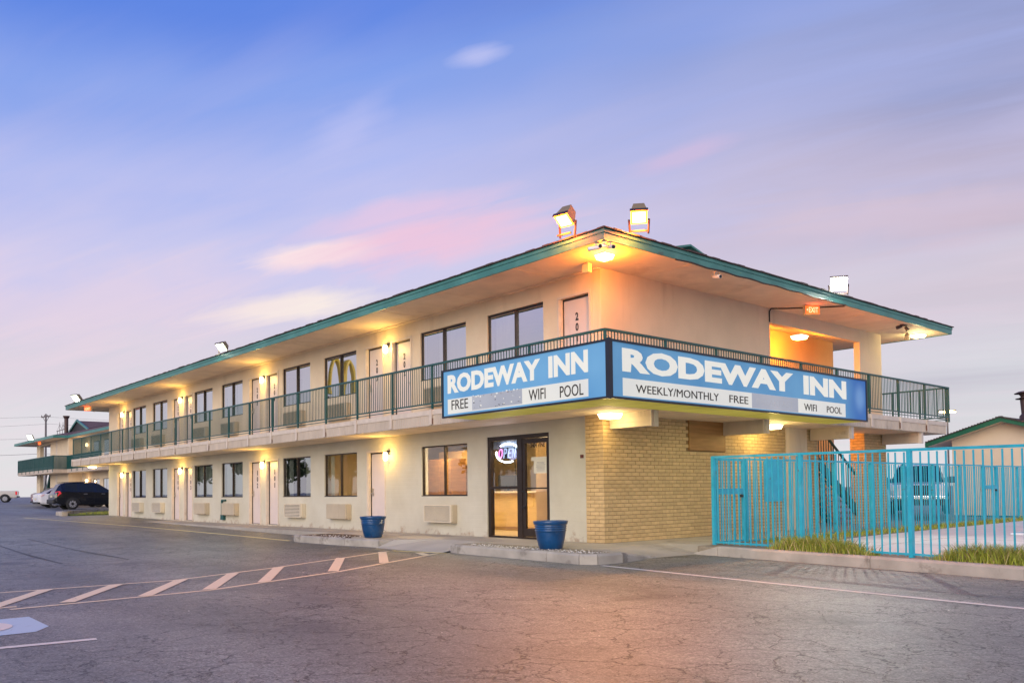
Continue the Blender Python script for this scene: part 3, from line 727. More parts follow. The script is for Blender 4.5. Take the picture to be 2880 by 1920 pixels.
struct(jm.build('deck_joint', 'mortar', dko))
pc = MB()
pc.box(4.8, 7.0, 0.002, 13.0, 7.3, 0.05).box(4.8, 13.3, 0.002, 13.0, 13.6, 0.05).box(4.8, 7.3, 0.002, 5.1, 13.3, 0.05).box(12.7, 7.3, 0.002, 13.0, 13.3, 0.05)
struct(bevel(pc.build('pool_coping', 'carwhite'), 0.015))
M['floodbody'] = mat('flood_housing', (0.36, 0.26, 0.12), 0.45, 0.15, 5, metal=0.3)
M['water'] = mat('pool_water', (0.05, 0.32, 0.38), 0.05, 0.05, 2, 0.15, 6)
pw = MB(); pw.poly([(5.1, 7.3, 0.014), (12.7, 7.3, 0.014), (12.7, 13.3, 0.014), (5.1, 13.3, 0.014)]); struct(pw.build('pool_water', 'water'))
lw = MB()
lw.prism([(-33.3, -1.62), (-33.3, 11), (-43.2, 11), (-43.2, 3.2), (-34.3, -1.55)], -0.1, 0.16)
struct(lw.build('lawn', 'lawn'))
kerb_run([(-33.25, -1.98), (-34.7, -1.92), (-43.5, 3.1), (-43.6, 12)], 0.26, 0.30, seg=4.0, side=-1)

def grass(name, label, fn, n, h0, h1, w=0.008):
    mb = MB()
    for i in range(n):
        x, y, z, hs = fn(); h = random.uniform(h0, h1) * hs; a = random.random() * 6.28; ln = random.uniform(.1, .95) * h; la = random.random() * 6.28
        dx_, dy_ = math.cos(a) * w, math.sin(a) * w; tx, ty = math.cos(la) * ln, math.sin(la) * ln
        b = len(mb.v)
        mb.v += [(x - dx_, y - dy_, z), (x + dx_, y + dy_, z), (x + tx * .4 + dx_ * .7, y + ty * .4 + dy_ * .7, z + h * .62), (x + tx * .4 - dx_ * .7, y + ty * .4 - dy_ * .7, z + h * .62), (x + tx, y + ty, z + h)]
        k_ = 1 if random.random() < .16 else 0; mb.f += [(b, b + 1, b + 2, b + 3), (b + 3, b + 2, b + 4)]; mb.mi += [k_, k_]
    return tag(mb.build(name, ['grass', 'drygrass']), label, None, None, 'stuff')
fdir = Vector((5.74 - 1.86, 0.30 - 0.93, 0)).normalized(); fn_ = Vector((-fdir.y, fdir.x, 0)); F0 = Vector((1.86, 0.93, 0))
def fpt(t, off): p = F0 + fdir * t + fn_ * off; return p.x, p.y
def clump(t0, t1, peak):
    def f():
        t = random.triangular(t0, t1, peak); off = random.triangular(-0.34, 0.30, -0.15); x, y = fpt(t, off)
        e = min(1.0, (t - t0) / 0.5 + 0.15, (t1 - t) / 0.7 + 0.15); return x, y, -0.005, max(0.25, e)
    return f
grass('grass', 'tall yellow green grass along the fence foot near the gate', clump(1.35, 3.5, 2.3), 4200, 0.07, 0.27, 0.006)
grass('grass', 'tall yellow green grass at the right end of the fence', clump(4.25, 7.2, 5.2), 4200, 0.07, 0.29, 0.006)
def gstrip():
    y = random.uniform(2.0, 17); return random.uniform(1.9, 2.62 if y > 4 else 2.8), y, -0.005, random.uniform(.5, 1)
grass('grass', 'short grass strip between the long fence and the pool deck', gstrip, 3600, 0.04, 0.15)
grass('grass', 'short lawn on the kerbed island at the far end', lambda: (lambda u: (-33.4 - 9 * u, random.uniform(-1.4 + 4.6 * u, 6), 0.16, 1))(random.random() ** 1.5), 2600, 0.03, 0.09, 0.012)

# ================================================================== the motel
motel = thing('motel_building', 'two storey cream motel with teal eaves and outdoor room doors', 'building')
LX = -32.83            # far end of the front
WB = 11.75             # width of the pool side
Z2 = 2.85              # upper floor level
ZS = 5.38              # eaves soffit
WIN = [(-29.12, -27.27), (-26.39, -24.55), (-21.52, -19.68), (-18.83, -16.97), (-13.86, -12.0), (-11.14, -9.28), (-6.16, -4.30)]
WIN_UP = WIN + [(-3.51, -1.65)]
DOOR_LOW = [(-31.40, -30.55), (-30.12, -29.28), (-23.96, -23.12), (-22.55, -21.71), (-16.38, -15.54), (-15.06, -14.22), (-8.70, -7.86)]
DOOR_UP = [(-31.40, -30.55), (-30.12, -29.28), (-23.96, -23.12), (-22.55, -21.71), (-16.38, -15.54), (-15.06, -14.22), (-8.76, -7.92), (-7.43, -6.59), (-1.16, -0.31)]
STORE = (-3.58, -1.53, 0.0, 2.25)
holes = [(a, b, 0.93, 2.16) for a, b in WIN] + [(a, b, 3.80, 5.01) for a, b in WIN_UP]
holes += [(a, b, 0.03, 2.11) for a, b in DOOR_LOW] + [(a, b, 2.86, 4.95) for a, b in DOOR_UP] + [STORE]
def wall_with_holes(mb, x0, x1, z0, z1, holes, depth, mi=0):
    """front at y=0, back at y=depth, clean reveals round every opening"""
    X = sorted({x0, x1, *[h[0] for h in holes], *[h[1] for h in holes]}); Z = sorted({z0, z1, *[h[2] for h in holes], *[h[3] for h in holes]})
    X = [x for x in X if x0 <= x <= x1]; Z = [z for z in Z if z0 <= z <= z1]
    solid = lambda i, j: not any(h[0] <= (X[i] + X[i + 1]) / 2 <= h[1] and h[2] <= (Z[j] + Z[j + 1]) / 2 <= h[3] for h in holes)
    for j in range(len(Z) - 1):
        i = 0
        while i < len(X) - 1:
            if not solid(i, j): i += 1; continue
            k = i
            while k + 1 < len(X) - 1 and solid(k + 1, j): k += 1
            a, b, c, d = X[i], X[k + 1], Z[j], Z[j + 1]
            mb.poly([(a, 0, c), (b, 0, c), (b, 0, d), (a, 0, d)], mi); mb.poly([(b, depth, c), (a, depth, c), (a, depth, d), (b, depth, d)], mi)
            i = k + 1
    for (a, b, c, d) in holes:
        mb.poly([(a, 0, c), (a, 0, d), (a, depth, d), (a, depth, c)], mi); mb.poly([(b, 0, c), (b, depth, c), (b, depth, d), (b, 0, d)], mi)
        mb.poly([(a, 0, d), (b, 0, d), (b, depth, d), (a, depth, d)], mi); mb.poly([(a, 0, c), (a, depth, c), (b, depth, c), (b, 0, c)], mi)
mb = MB(); wall_with_holes(mb, LX, -0.41, 0.0, 2.52, [h for h in holes if h[3] < 2.5], 0.20); mb.build('front_wall', 'wall', motel)
mb = MB(); wall_with_holes(mb, LX, 0.0, 2.52, ZS, [h for h in holes if h[3] > 2.6], 0.20); mb.build('front_wall', 'stucco', motel)
# remaining envelope: far end, rear, floors, inside partitions
mb = MB()
mb.box(LX, 0.2, 0, LX + 0.2, WB, ZS); mb.box(LX + .2, WB - 0.2, 0, -1.5, WB, ZS)
mb.build('end_wall', 'stucco', motel)
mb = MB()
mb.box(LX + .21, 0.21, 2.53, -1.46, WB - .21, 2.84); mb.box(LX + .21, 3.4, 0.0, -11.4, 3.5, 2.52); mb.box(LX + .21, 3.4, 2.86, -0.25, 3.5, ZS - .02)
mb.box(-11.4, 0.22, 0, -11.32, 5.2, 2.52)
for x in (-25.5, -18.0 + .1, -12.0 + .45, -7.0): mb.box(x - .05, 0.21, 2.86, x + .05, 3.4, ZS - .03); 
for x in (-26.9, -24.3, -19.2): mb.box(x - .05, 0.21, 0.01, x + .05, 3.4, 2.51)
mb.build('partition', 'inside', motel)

# pool side: upper wall, opening to the stairs, corner pillar
mb = MB(); mb.box(-0.18, 0.002, 2.521, 0.0, 5.97, ZS - .001)
mb.build('side_wall', 'stucco', motel)
mb = MB(); mb.box(-0.18, 5.97, 5.035, 0.0, 10.47, ZS); mb.build('lintel', 'stucco', motel)
mb = MB(); mb.box(-0.17, 10.47, 2.86, 0.0, WB, ZS); mb.build('corner_pillar', 'stucco', motel)
mb = MB(); mb.box(-1.62, 5.97, 0.0, -1.46, WB - .21, 2.53); mb.box(-1.62, 5.97, 2.84, -1.46, WB, ZS - .01); mb.box(-1.46, 5.83, 2.86, -0.18, 5.97, ZS - .01); mb.box(-1.46, 7.85, 0, -0.18, 7.97, 2.5)
mb.build('stairwell_wall', 'orange', motel)
# brick skirt of the pool side --------------------------------------
BL, BH, JT = 0.2255, 0.0662, 0.0105
PB, PC = BL + JT, BH + JT
def brick_panel(name, faces, nmax):
    """faces: list of (origin, direction, length, z0, z1, normal, holes)"""
    root = MB()
    allb = []
    for (o, d, ln, z0, z1, nn, hs) in faces:
        o, d, nn = Vector(o), Vector(d), Vector(nn)
        e = o + d * ln
        q0, q1 = o - nn * 0.012, e - nn * 0.012
        root.poly([(q0.x, q0.y, z0), (q1.x, q1.y, z0), (q1.x, q1.y, z1), (q0.x, q0.y, z1)])
        rows = int(round((z1 - z0) / PC)); pc = (z1 - z0) / rows
        for r in range(rows):
            u = -(PB / 2) * (r % 2)
            while u < ln:
                a, b = max(0.0, u), min(ln, u + BL); z = z0 + r * pc
                if b - a > 0.03 and not any(h[0] - .02 < (a + b) / 2 < h[1] + .02 and h[2] - .02 < z + BH / 2 < h[3] + .02 for h in hs):
                    allb.append((o + d * a, d, b - a, z + JT / 2, nn))
                u += PB
    ro = root.build(name, 'mortar', motel)
    cp = Vector((11.15, -12.04, 1.03))
    allb.sort(key=lambda t: (t[0] + t[1] * t[2] / 2 + Vector((0, 0, t[3])) - cp).length)
    cache = {}
    def bm(mb, p, d, ln, z, nn, jig):
        dep = 0.03; h = BH
        q = [p - nn * dep, p + d * ln - nn * dep, p + d * ln + nn * jig, p + nn * jig]
        b = len(mb.v)
        for zz in (z, z + h):
            for k in q: mb.v.append((k.x, k.y, zz))
        for f in ((4, 5, 6, 7), (0, 3, 2, 1), (3, 7, 6, 2), (0, 4, 7, 3), (1, 2, 6, 5)): mb.f.append(tuple(b + i for i in f)); mb.mi.append(0)
    rest = MB()
    for i, (p, d, ln, z, nn) in enumerate(allb):
        if i < nmax:
            key = (round(ln, 2), round(d.x), round(d.y))
            if key not in cache:
                c = MB(); bm(c, Vector((0, 0, 0)), d, ln, 0, nn, 0); cache[key] = c.mesh('brick', 'brick')
            ob = link('brick', cache[key], ro, (p.x + nn.x * random.uniform(-.002, .002), p.y + nn.y * random.uniform(-.002, .002), z))
        else: bm(rest, p, d, ln, z, nn, random.uniform(-.002, .002))
    if rest.v: tag(rest.build('brickwork', 'brick', ro), kind='stuff')
    return ro
BX = 0.07
brick_panel('brick_wall', [((BX, -BX, 0), (0, 1, 0), 6.45 + BX, 0.0, 2.52, (1, 0, 0), [(2.64 + BX, 3.88 + BX, 1.88, 2.53)]), ((-0.41, -BX, 0), (1, 0, 0), 0.41 + BX, 0.0, 2.52, (0, -1, 0), [])], 300)
brick_panel('brick_pier', [((BX, 7.45, 0), (0, 1, 0), 0.53, 0.0, 2.52, (1, 0, 0), []), ((BX - .3, 7.45, 0), (1, 0, 0), .3, 0.0, 2.52, (0, -1, 0), [])], 76)
brick_panel('brick_pillar', [((BX, 10.47, 0), (0, 1, 0), 1.28, 0.0, 2.52, (1, 0, 0), []), ((-0.35, 10.47, 0), (1, 0, 0), .35 + BX, 0.0, 2.52, (0, -1, 0), [])], 170)
mb = MB(); mb.box(-0.2, -BX + .03, 0, BX - .03, 6.44, 2.5); mb.box(-0.41, -BX + .031, 0, -.2, 0.2, 2.5); mb.box(-0.3, 7.47, 0, BX - .03, 7.97, 2.5); mb.box(-.34, 10.49, 0, BX - .03, 11.73, 2.5)
mb.build('brick_backing', 'mortar', motel)
mb = MB(); mb.box(BX - .02, 2.60, 1.86, BX + 0.028, 3.91, 2.515); pb = mb.build('boarded_opening', 'plywood', motel); tag(pb, 'plywood board closing an old opening in the brick')
mb = MB()
mb.box(-.3, 6.45, 0, BX + .005, 7.44, 2.52)
mb.prism([(0.075, 6.5), (0.10, 6.56), (0.12, 6.8), (0.10, 7.06), (0.075, 7.12)], 0.0, 2.515)
mb.build('stucco_pier', 'stucco', motel)
mb = MB(); mb.box(-0.62, -0.008, 1.67, -0.53, -0.001, 1.74); mb.build('plaque', 'plate', motel)

# balcony slab ------------------------------------------------------
BO = 1.2
mb = MB()
mb.prism([(-34.6, -BO), (BO, -BO), (BO, 13.05), (-1.5, 13.05), (-1.5, 11.76), (0.0, 11.76), (0.0, 6.9), (-1.45, 6.9), (-1.45, 5.98), (0.001, 5.98), (0.001, -0.001), (-34.6, -0.001)], 2.50, 2.83)
slab_o = mb.build('balcony_slab', 'soffit', motel)
rb = MB()
pitch = 0.085
def ribs(p0, p1, nn):
    p0, p1, nn = Vector(p0), Vector(p1), Vector(nn); d = (p1 - p0).normalized(); ln = (p1 - p0).length; k = int(ln / pitch)
    for i in range(k):
        a = p0 + d * (i * pitch); prof = [(0, .016), (.062, .016), (.068, .004), (.079, .004), (.085, .016)]
        for (u, h), (u2, h2) in zip(prof, prof[1:]):
            q, r = a + d * u + nn * h, a + d * u2 + nn * h2
            rb.poly([(q.x, q.y, 2.505), (r.x, r.y, 2.505), (r.x, r.y, 2.735), (q.x, q.y, 2.735)])
ribs((-34.6, -BO, 0), (BO, -BO, 0), (0, -1, 0)); ribs((BO, -BO, 0), (BO, 13.05, 0), (1, 0, 0))
tag(rb.build('ribbed_panel', 'panel', slab_o), kind='stuff')
mb = MB(); mb.box(-34.62, -BO - .03, 2.735, BO + .03, -BO - .002, 2.845); mb.box(BO + .002, -BO - .0015, 2.735, BO + .03, 13.07, 2.845); mb.box(-34.625, -BO, 2.5, -34.602, -.02, 2.845); mb.box(-1.5, 13.052, 2.5, BO, 13.08, 2.845)
mb.build('edge_trim', 'trim', slab_o)
for by in (0.09, 3.83, 7.54, 11.45):
    mb = MB(); mb.box(0.105, by, 2.21, BO - .09, by + .18, 2.499); bo = mb.build('beam', 'panel', motel)
    for zz in (2.30, 2.395):
        m2 = MB(); m2.box(0.105, by - .010, zz - .085, BO - .09, by - .001, zz + .004); m2.build('lap_board', 'panel', bo)
    m2 = MB(); m2.box(BO - .088, by - .012, 2.20, BO - .05, by + .192, 2.498); m2.box(BO - .049, by + .03, 2.20, BO - .02, by + .15, 2.498); m2.build('beam_cap', 'trim', bo)
mb = MB(); mb.box(BO - .10, 11.46, 2.2, BO - .03, 11.62, -0.0); 
postsA = [BO] + [-0.78 - 1.612 * i for i in range(21)] + [-34.58]
postsA = [x for x in postsA if x > -34.2] + [-34.58]
postsB = [-BO + 0.0] + [0.47 + 1.61 * i for i in range(8)] + [13.33]
mb = MB()
for x in postsA[1:]: mb.box(x - .045, -BO - .052, 2.52, x + .045, -BO - .031, 2.85); mb.box(x - .045, -BO - .052, 2.852, x + .045, -BO + .03, 2.86)
for y in postsB[1:-1]: mb.box(BO + .031, y - .045, 2.52, BO + .052, y + .045, 2.85)
tag(mb.build('post_bracket', 'trim', slab_o), kind='stuff')
mb = MB()
for x in [postsA[i] for i in (3, 6, 8, 11, 13, 16)]: mb.box(x + .05, -BO - .040, 2.53, x + .068, -BO - .0305, 2.53 + random.uniform(.06, .16))
for y in [postsB[i] for i in (7, 8)]: mb.box(BO + .031, y - .07, 2.55, BO + .05, y - .048, 2.70)
tag(mb.build('rust_stain', 'stain', slab_o), kind='stuff')

# roof ---------------------------------------------------------------
OV, ZT = 1.32, 5.565
x0r, x1r, y0r, y1r = LX - 2.52, OV, -OV, WB + 1.5
rz_ = lambda d: ZT + 0.25 * d
yc = (y0r + y1r) / 2; hw_ = yc - y0r
mb = MB()
g0 = 3.9
A0, A1, A2, A3 = (x0r, y0r, ZT), (x1r, y0r, ZT), (x1r, y1r, ZT), (x0r, y1r, ZT)
gx1, gx0 = x1r - g0, x0r + g0
mb.poly([A0, A1, (gx1, y0r + g0, rz_(g0)), (gx1, yc, rz_(hw_)), (gx0, yc, rz_(hw_)), (gx0, y0r + g0, rz_(g0))])
mb.poly([A2, A3, (gx0, y1r - g0, rz_(g0)), (gx0, yc, rz_(hw_)), (gx1, yc, rz_(hw_)), (gx1, y1r - g0, rz_(g0))])
mb.poly([A1, A2, (gx1, y1r - g0, rz_(g0)), (gx1, y0r + g0, rz_(g0))]); mb.poly([A3, A0, (gx0, y0r + g0, rz_(g0)), (gx0, y1r - g0, rz_(g0))])
roof = mb.build('roof', 'shingle', motel)
mb = MB(); mb.poly([(gx1 + .01, y0r + g0, rz_(g0)), (gx1 + .01, y1r - g0, rz_(g0)), (gx1 + .01, yc, rz_(hw_))])
mb.build('gable_vent', 'teal', roof)
mb = MB(); mb.bar((gx1 + .15, yc - 1.2, rz_(hw_) - .25), (gx1 + .15, yc, rz_(hw_) + .06), .3, .05); mb.bar((gx1 + .15, yc, rz_(hw_) + .06), (gx1 + .15, yc + 1.2, rz_(hw_) - .25), .3, .05); mb.build('gable_rake', 'teal', roof)
mb = MB(); mb.poly([(x0r + .02, y0r + .02, ZS), (x0r + .02, y1r - .02, ZS), (x1r - .02, y1r - .02, ZS), (x1r - .02, y0r + .02, ZS)])
mb.build('eaves_soffit', 'soffit', roof)
mb = MB()
for x in [x1r - 2.44 * i for i in range(1, 15)]: mb.box(x, y0r + .03, ZS - .006, x + .012, -.001, ZS - .0015)
for y in (1.2, 3.64, 6.08, 8.52, 10.96): mb.box(.001, y, ZS - .006, x1r - .03, y + .012, ZS - .0015)
mb.box(x0r + .02, -.09, ZS - .03, -.0, -.0, ZS - .002)
tag(mb.build('soffit_batten', 'soffit', roof), kind='stuff')
mb = MB()
mb.box(x0r, y0r - .03, ZS - .012, x1r + .03, y0r, ZT - .005); mb.box(x1r, y0r + .0005, ZS - .012, x1r + .03, y1r + .03, ZT - .005); mb.box(x0r - .03, y0r - .03, ZS - .012, x0r - .0005, y1r + .03, ZT - .005); mb.box(x0r, y1r, ZS - .012, x1r - .001, y1r + .03, ZT - .005)
mb.box(x0r, y0r - .045, ZT - .07, x1r + .045, y0r - .031, ZT - .004); mb.box(x1r + .031, y0r - .03, ZT - .07, x1r + .045, y1r + .045, ZT - .004)
mb.build('fascia', 'teal', roof)
sh = MB()
x = x0r - .05
while x < x1r + .06:
    w = random.uniform(.14, .30); sh.box(x, y0r - .07 - random.uniform(0, .015), ZT, min(x + w - .006, x1r + .07), y0r + .3, ZT + random.uniform(.014, .034)); x += w
y = y0r - .05
while y < y1r + .06:
    w = random.uniform(.14, .30); sh.box(x1r - .3, y, ZT + .001, x1r + .07 + random.uniform(0, .015), min(y + w - .006, y1r + .07), ZT + random.uniform(.016, .036)); y += w
tag(sh.build('shingle_edge', 'shingle', roof), kind='stuff')

# windows -------------------------------------------------------------
def window(x0, x1, z0, z1, gm, cur, lit=False, lab=None):
    w, h = x1 - x0, z1 - z0
    fr = MB(); t = .032; y0, y1 = .035, .10
    fr.box(0, y0, 0, w, y1, t); fr.box(0, y0, h - t, w, y1, h); fr.box(0, y0, t, t, y1, h - t); fr.box(w - t, y0, t, w, y1, h - t); fr.box(w / 2 - .016, y0 - .010, t, w / 2 + .016, y1 - .01, h - t)
    f = fr.build('window', 'frame', motel, (x0, 0, z0))
    if lab: tag(f, lab)
    sl_ = MB(); sl_.box(-.0, -.006, -.0, w, .034, .018); sl_.build('sill', 'frame', f)
    for a, b, yy in ((t, w / 2 - .016, .06), (w / 2 + .016, w - t, .075)):
        p = MB(); p.poly([(a, yy, t), (b, yy, t), (b, yy, h - t), (a, yy, h - t)]); p.build('pane', gm, f)
    for (a, b, cm) in cur:
        c = MB(); n = max(6, int((b - a) * w / .028))
        for i in range(n):
            u0, u1 = a * w + (b - a) * w * i / n, a * w + (b - a) * w * (i + 1) / n
            q0, q1 = .20 + .022 * math.sin(u0 * 46 + math.sin(u0 * 9) * 2), .20 + .022 * math.sin(u1 * 46 + math.sin(u1 * 9) * 2)
            c.poly([(u0, q0, .03), (u1, q1, .03), (u1, q1, h - .05), (u0, q0, h - .05)])
        c.build('curtain', cm, f, smooth=True)
    return f
LOWCUR = [[(.05, .18, 'ccream'), (.5, .56, 'ccream'), (.72, .97, 'curtain')], [(.04, .97, 'curtain')], [(.04, .97, 'curtain')], [(.04, .85, 'curtain')], [(.03, .17, 'curtain'), (.62, .97, 'ccream')], [(.04, .13, 'ccream')], []]
for (a, b), c in zip(WIN, LOWCUR): window(a, b, .93, 2.16, 'glasslow' if a < -11.0 - .5 else 'glassclear', c)
UPCUR = [[(.04, .97, 'curtain')], [(.04, .97, 'curtain')], [(.05, .97, 'curtain')], [(.05, .97, 'curtain')], [(.5, .97, 'curtain')], [(.05, .97, 'curtain')], [(.30, .97, 'curtain')], [(.05, .46, 'curtain')]]
for (a, b), c in zip(WIN_UP, UPCUR): window(a, b, 3.80, 5.01, 'glass', c)

# doors -----------------------------------------------------------------
def door(x0, x1, z0, z1, num=None, handle=True, ztop=None, right=False):
    w, h = x1 - x0, z1 - z0
    d = MB(); d.box(.035, .10, .012, w - .035, .145, h - .035)
    o = d.build('door', 'door', motel, (x0, 0, z0))
    j = MB(); j.box(.0, .07, 0, .034, .16, h - .001); j.box(w - .034, .07, 0, w, .16, h - .001); j.box(.034, .07, h - .034, w - .034, .16, h - .001); j.box(.034, .06, 0, w - .034, .17, .0115)
    j.build('jamb', 'jamb', o)
    tr = MB(); tr.box(.0, .001, 0, .03, .069, h - .002); tr.box(w - .03, .001, 0, w, .069, h - .002); tr.box(-.055, -.018, 0, 0, -.001, h + .05); tr.box(w, -.018, 0, w + .055, -.001, h + .05); tr.box(.0005, -.018, h + .0005, w - .0005, -.001, h + .05); tr.build('door_trim', 'trim', o)
    if handle:
        hx = w - .12 if right else .10
        hb = MB(); hb.box(hx - .03, .075, .92, hx + .035, .0995, 1.12); hb.tube((hx, .04, .98), (hx, .075, .98), .014, n=8); hb.bar((hx, .045, .98), (hx + (.11 if not right else -.11), .045, .98), .022, .018)
        hb.build('handle', 'steel', o)
    if num:
        H = .165; zt = (ztop - z0) if ztop else 1.80
        for i, ch in enumerate(num):
            wd = .085 if ch != '1' else .045
            me = text_mesh(ch, wd, H, .002, .03, 'ink', 'number')
            link('number', me, o, (w / 2 - .02 - wd / 2, .0965, zt - H - i * .215), ROT_A)
    return o
for (a, b), n, hd in zip(DOOR_LOW, (None, '105', '104', '103', '102', '101', None), (1, 0, 1, 0, 1, 0, 1)): door(a, b, .03, 2.11, n, bool(hd), 1.83)
for (a, b), n in zip(DOOR_UP, ('209', '208', '207', '206', '205', '204', '203', '202', '201')): door(a, b, 2.86, 4.95, n, n in ('209', '207', '205', '203', '202'), 4.64, right=(n == '202'))

# storefront entrance ----------------------------------------------------
e = MB()
W_, H_ = 2.05, 2.25
e.box(0, .03, 0, .09, .14, H_); e.box(W_ - .06, .03, 0, W_, .14, H_); e.box(.09, .03, H_ - .09, W_ - .06, .14, H_); e.box(.09, .03, 0, W_ - .06, .14, .04); e.box(1.0, .03, .04, 1.16, .14, H_ - .09); e.box(.09, .035, 1.08, 1.0, .13, 1.14)
ent = e.build('entrance_frame', 'frame', motel, (STORE[0], 0, 0)); tag(ent, 'dark bronze shopfront entrance with sidelight and glass door')
dd = MB(); dd.box(1.165, .04, .05, 1.25, .10, 2.15); dd.box(1.93, .04, .05, 1.985, .10, 2.15); dd.box(1.25, .04, 2.05, 1.93, .10, 2.15); dd.box(1.25, .04, .05, 1.93, .10, .22); dd.box(1.25, .045, 1.07, 1.93, .09, 1.10)
dd.build('entrance_door', 'frame', ent)
hh = MB(); hh.path([(1.22, .03, 1.02), (1.22, -.03, 1.02), (1.34, -.035, 1.0), (1.36, -.035, .94), (1.36, -.035, .76), (1.34, -.035, .70), (1.22, -.03, .68), (1.22, .03, .68)], .014, 8); hh.build('door_pull', 'black', ent)
for a, b, c, d_ in ((.09, 1.0, .04, 1.08), (.09, 1.0, 1.14, 2.16), (1.25, 1.93, .22, 1.07), (1.25, 1.93, 1.10, 2.05)):
    p = MB(); p.poly([(a, .075, c), (b, .075, c), (b, .075, d_), (a, .075, d_)]); p.build('glass_panel', 'glassclear', ent)
p = MB(); p.box(.10, .118, 1.97, .99, .126, 2.15); p.build('window_film', 'film', ent)
me = text_mesh('3404 VINE', .45, .095, .001, .02, 'ink', 'street_number'); link('street_number', me, ent, (1.40, .073, 1.955), ROT_A)

# things fixed to the entrance
nt_ = thing('paper_notice', 'cream paper notice taped inside the glass entrance door', 'notice', (-2.08, .070, 1.40))
mb = MB(); mb.box(0, -.001, 0, .43, 0, .33); mb.build('sheet', 'paper', nt_); mb = MB(); mb.box(-.08, -.0022, .27, .50, -.0012, .35); mb.build('tape_strip', 'paper', nt_)
mb = MB()
for i in range(8):
    w = random.uniform(.18, .30); mb.box(.215 - w / 2, -.0026, .05 + i * .026, .215 + w / 2, -.0014, .056 + i * .026)
mb.build('printed_lines', 'wire', nt_)
op = thing('open_sign', 'oval neon OPEN sign hanging inside the entrance sidelight', 'neon sign', (-2.955, .092, 1.875))
mb = MB()
def arc(a0, a1, rx, rz, n=18): return [(rx * math.cos(R(a0 + (a1 - a0) * i / n)), 0, rz * math.sin(R(a0 + (a1 - a0) * i / n))) for i in range(n + 1)]
mb.path(arc(12, 128, .39, .205), .019, 8); mb.path(arc(168, 295, .39, .205), .019, 8); mb.path(arc(-28, -6, .39, .205, 4), .019, 8); mb.build('neon_oval', 'neonw', op)
for ch, x, mm in (('O', -.31, 'neonp'), ('P', -.155, 'neongrey'), ('E', .0, 'neongrey'), ('N', .14, 'neongrey')):
    me = text_mesh(ch, .13, .22, .010, .0, mm, 'neon_letter', shear=.25); link('neon_letter', me, op, (x, .0, -.115), ROT_A)
mb = MB(); mb.box(-.30, .022, -.12, .31, .026, .12); mb.path([(.2, .03, -.1), (.22, .03, -.5), (.17, .03, -.8)], .008); mb.build('backing', 'carglass', op)
lamp('POINT', (-2.95, -.05, 1.85), 3.0, (.62, .62, 1.0), .15)

# lobby -----------------------------------------------------------------
lob = MB()
lob.box(-11.2, 4.6, .01, -.22, 4.7, 2.49); lob.box(-11.3, .22, .01, -11.2, 4.6, 2.49); lob.box(-.32, .22, .01, -.22, 4.6, 2.49)
lob.build('lobby_wall', 'lobbycream', motel)
lob = MB(); lob.box(-3.3, 1.25, .01, -.33, 1.33, 2.47); lob.box(-9.0, 2.6, .01, -6.75, 2.66, 2.2); lob.build('lobby_partition', 'tan', motel)
lob = MB(); lob.poly([(-11.2, .2, .008), (-.32, .2, .008), (-.32, 4.6, .008), (-11.2, 4.6, .008)]); lob.build('lobby_floor', 'lobbyfloor', motel)
lob = MB(); lob.poly([(-11.2, .2, 2.48), (-11.2, 4.6, 2.48), (-.32, 4.6, 2.48), (-.32, .2, 2.48)]); lob.build('lobby_ceiling', 'paper', motel)
ct = thing('reception_counter', 'yellow wood reception counter seen through the entrance glass', 'counter', (-5.7, 2.3, 0))
mb = MB(); mb.box(-1.0, 0, .10, 1.6, .06, .98); mb.box(-1.0, .06, 0, 1.6, .5, .10); mb.build('front_panel', 'oak', ct); mb = MB(); mb.box(-1.1, -.12, .98, 1.7, .6, 1.03); mb.build('counter_top', 'trim', ct)
mn = thing('computer_screen', 'dark computer screen on the lobby counter', 'screen', (-5.75, 2.5, 1.03)); mn.rotation_euler = (0, 0, R(35))
mb = MB(); mb.box(-.27, -.02, .10, .27, .02, .42); mb.build('display', 'black', mn); mb = MB(); mb.box(-.1, -.08, 0, .1, .08, .02); mb.box(-.03, -.02, .02, .03, .02, .12); mb.build('stand', 'black', mn)
for lx, ly, lb, w in ((-4.6, 1.0, 'lit ceiling panel inside the lobby entrance', 95), (-7.4, 1.5, 'second lit ceiling panel beyond the lobby window', 60)):
    cl = thing('lobby_ceiling_light', lb, 'ceiling light', (lx, ly, 2.47))
    mb = MB(); mb.box(-.6, -.3, -.03, .6, .3, 0); mb.build('diffuser', 'mercury', cl)
    lamp('AREA', (lx, ly, 2.42), w, (1.0, .76, .42), 1.0)
lamp('POINT', (-2.3, .7, 2.2), 12, (1.0, .72, .38), .2)
cb = thing('lobby_cabinet', 'brown cabinet standing behind the lobby window', 'cabinet', (-8.0, 1.9, 0))
mb = MB(); mb.box(-.55, 0, 0, .55, .5, 1.95); mb.build('carcass', 'plywood', cb); mb = MB(); mb.box(-.53, -.02, .05, -.01, -.001, 1.9); mb.box(.01, -.02, .05, .53, -.001, 1.9); mb.build('cabinet_door', 'plywood', cb)

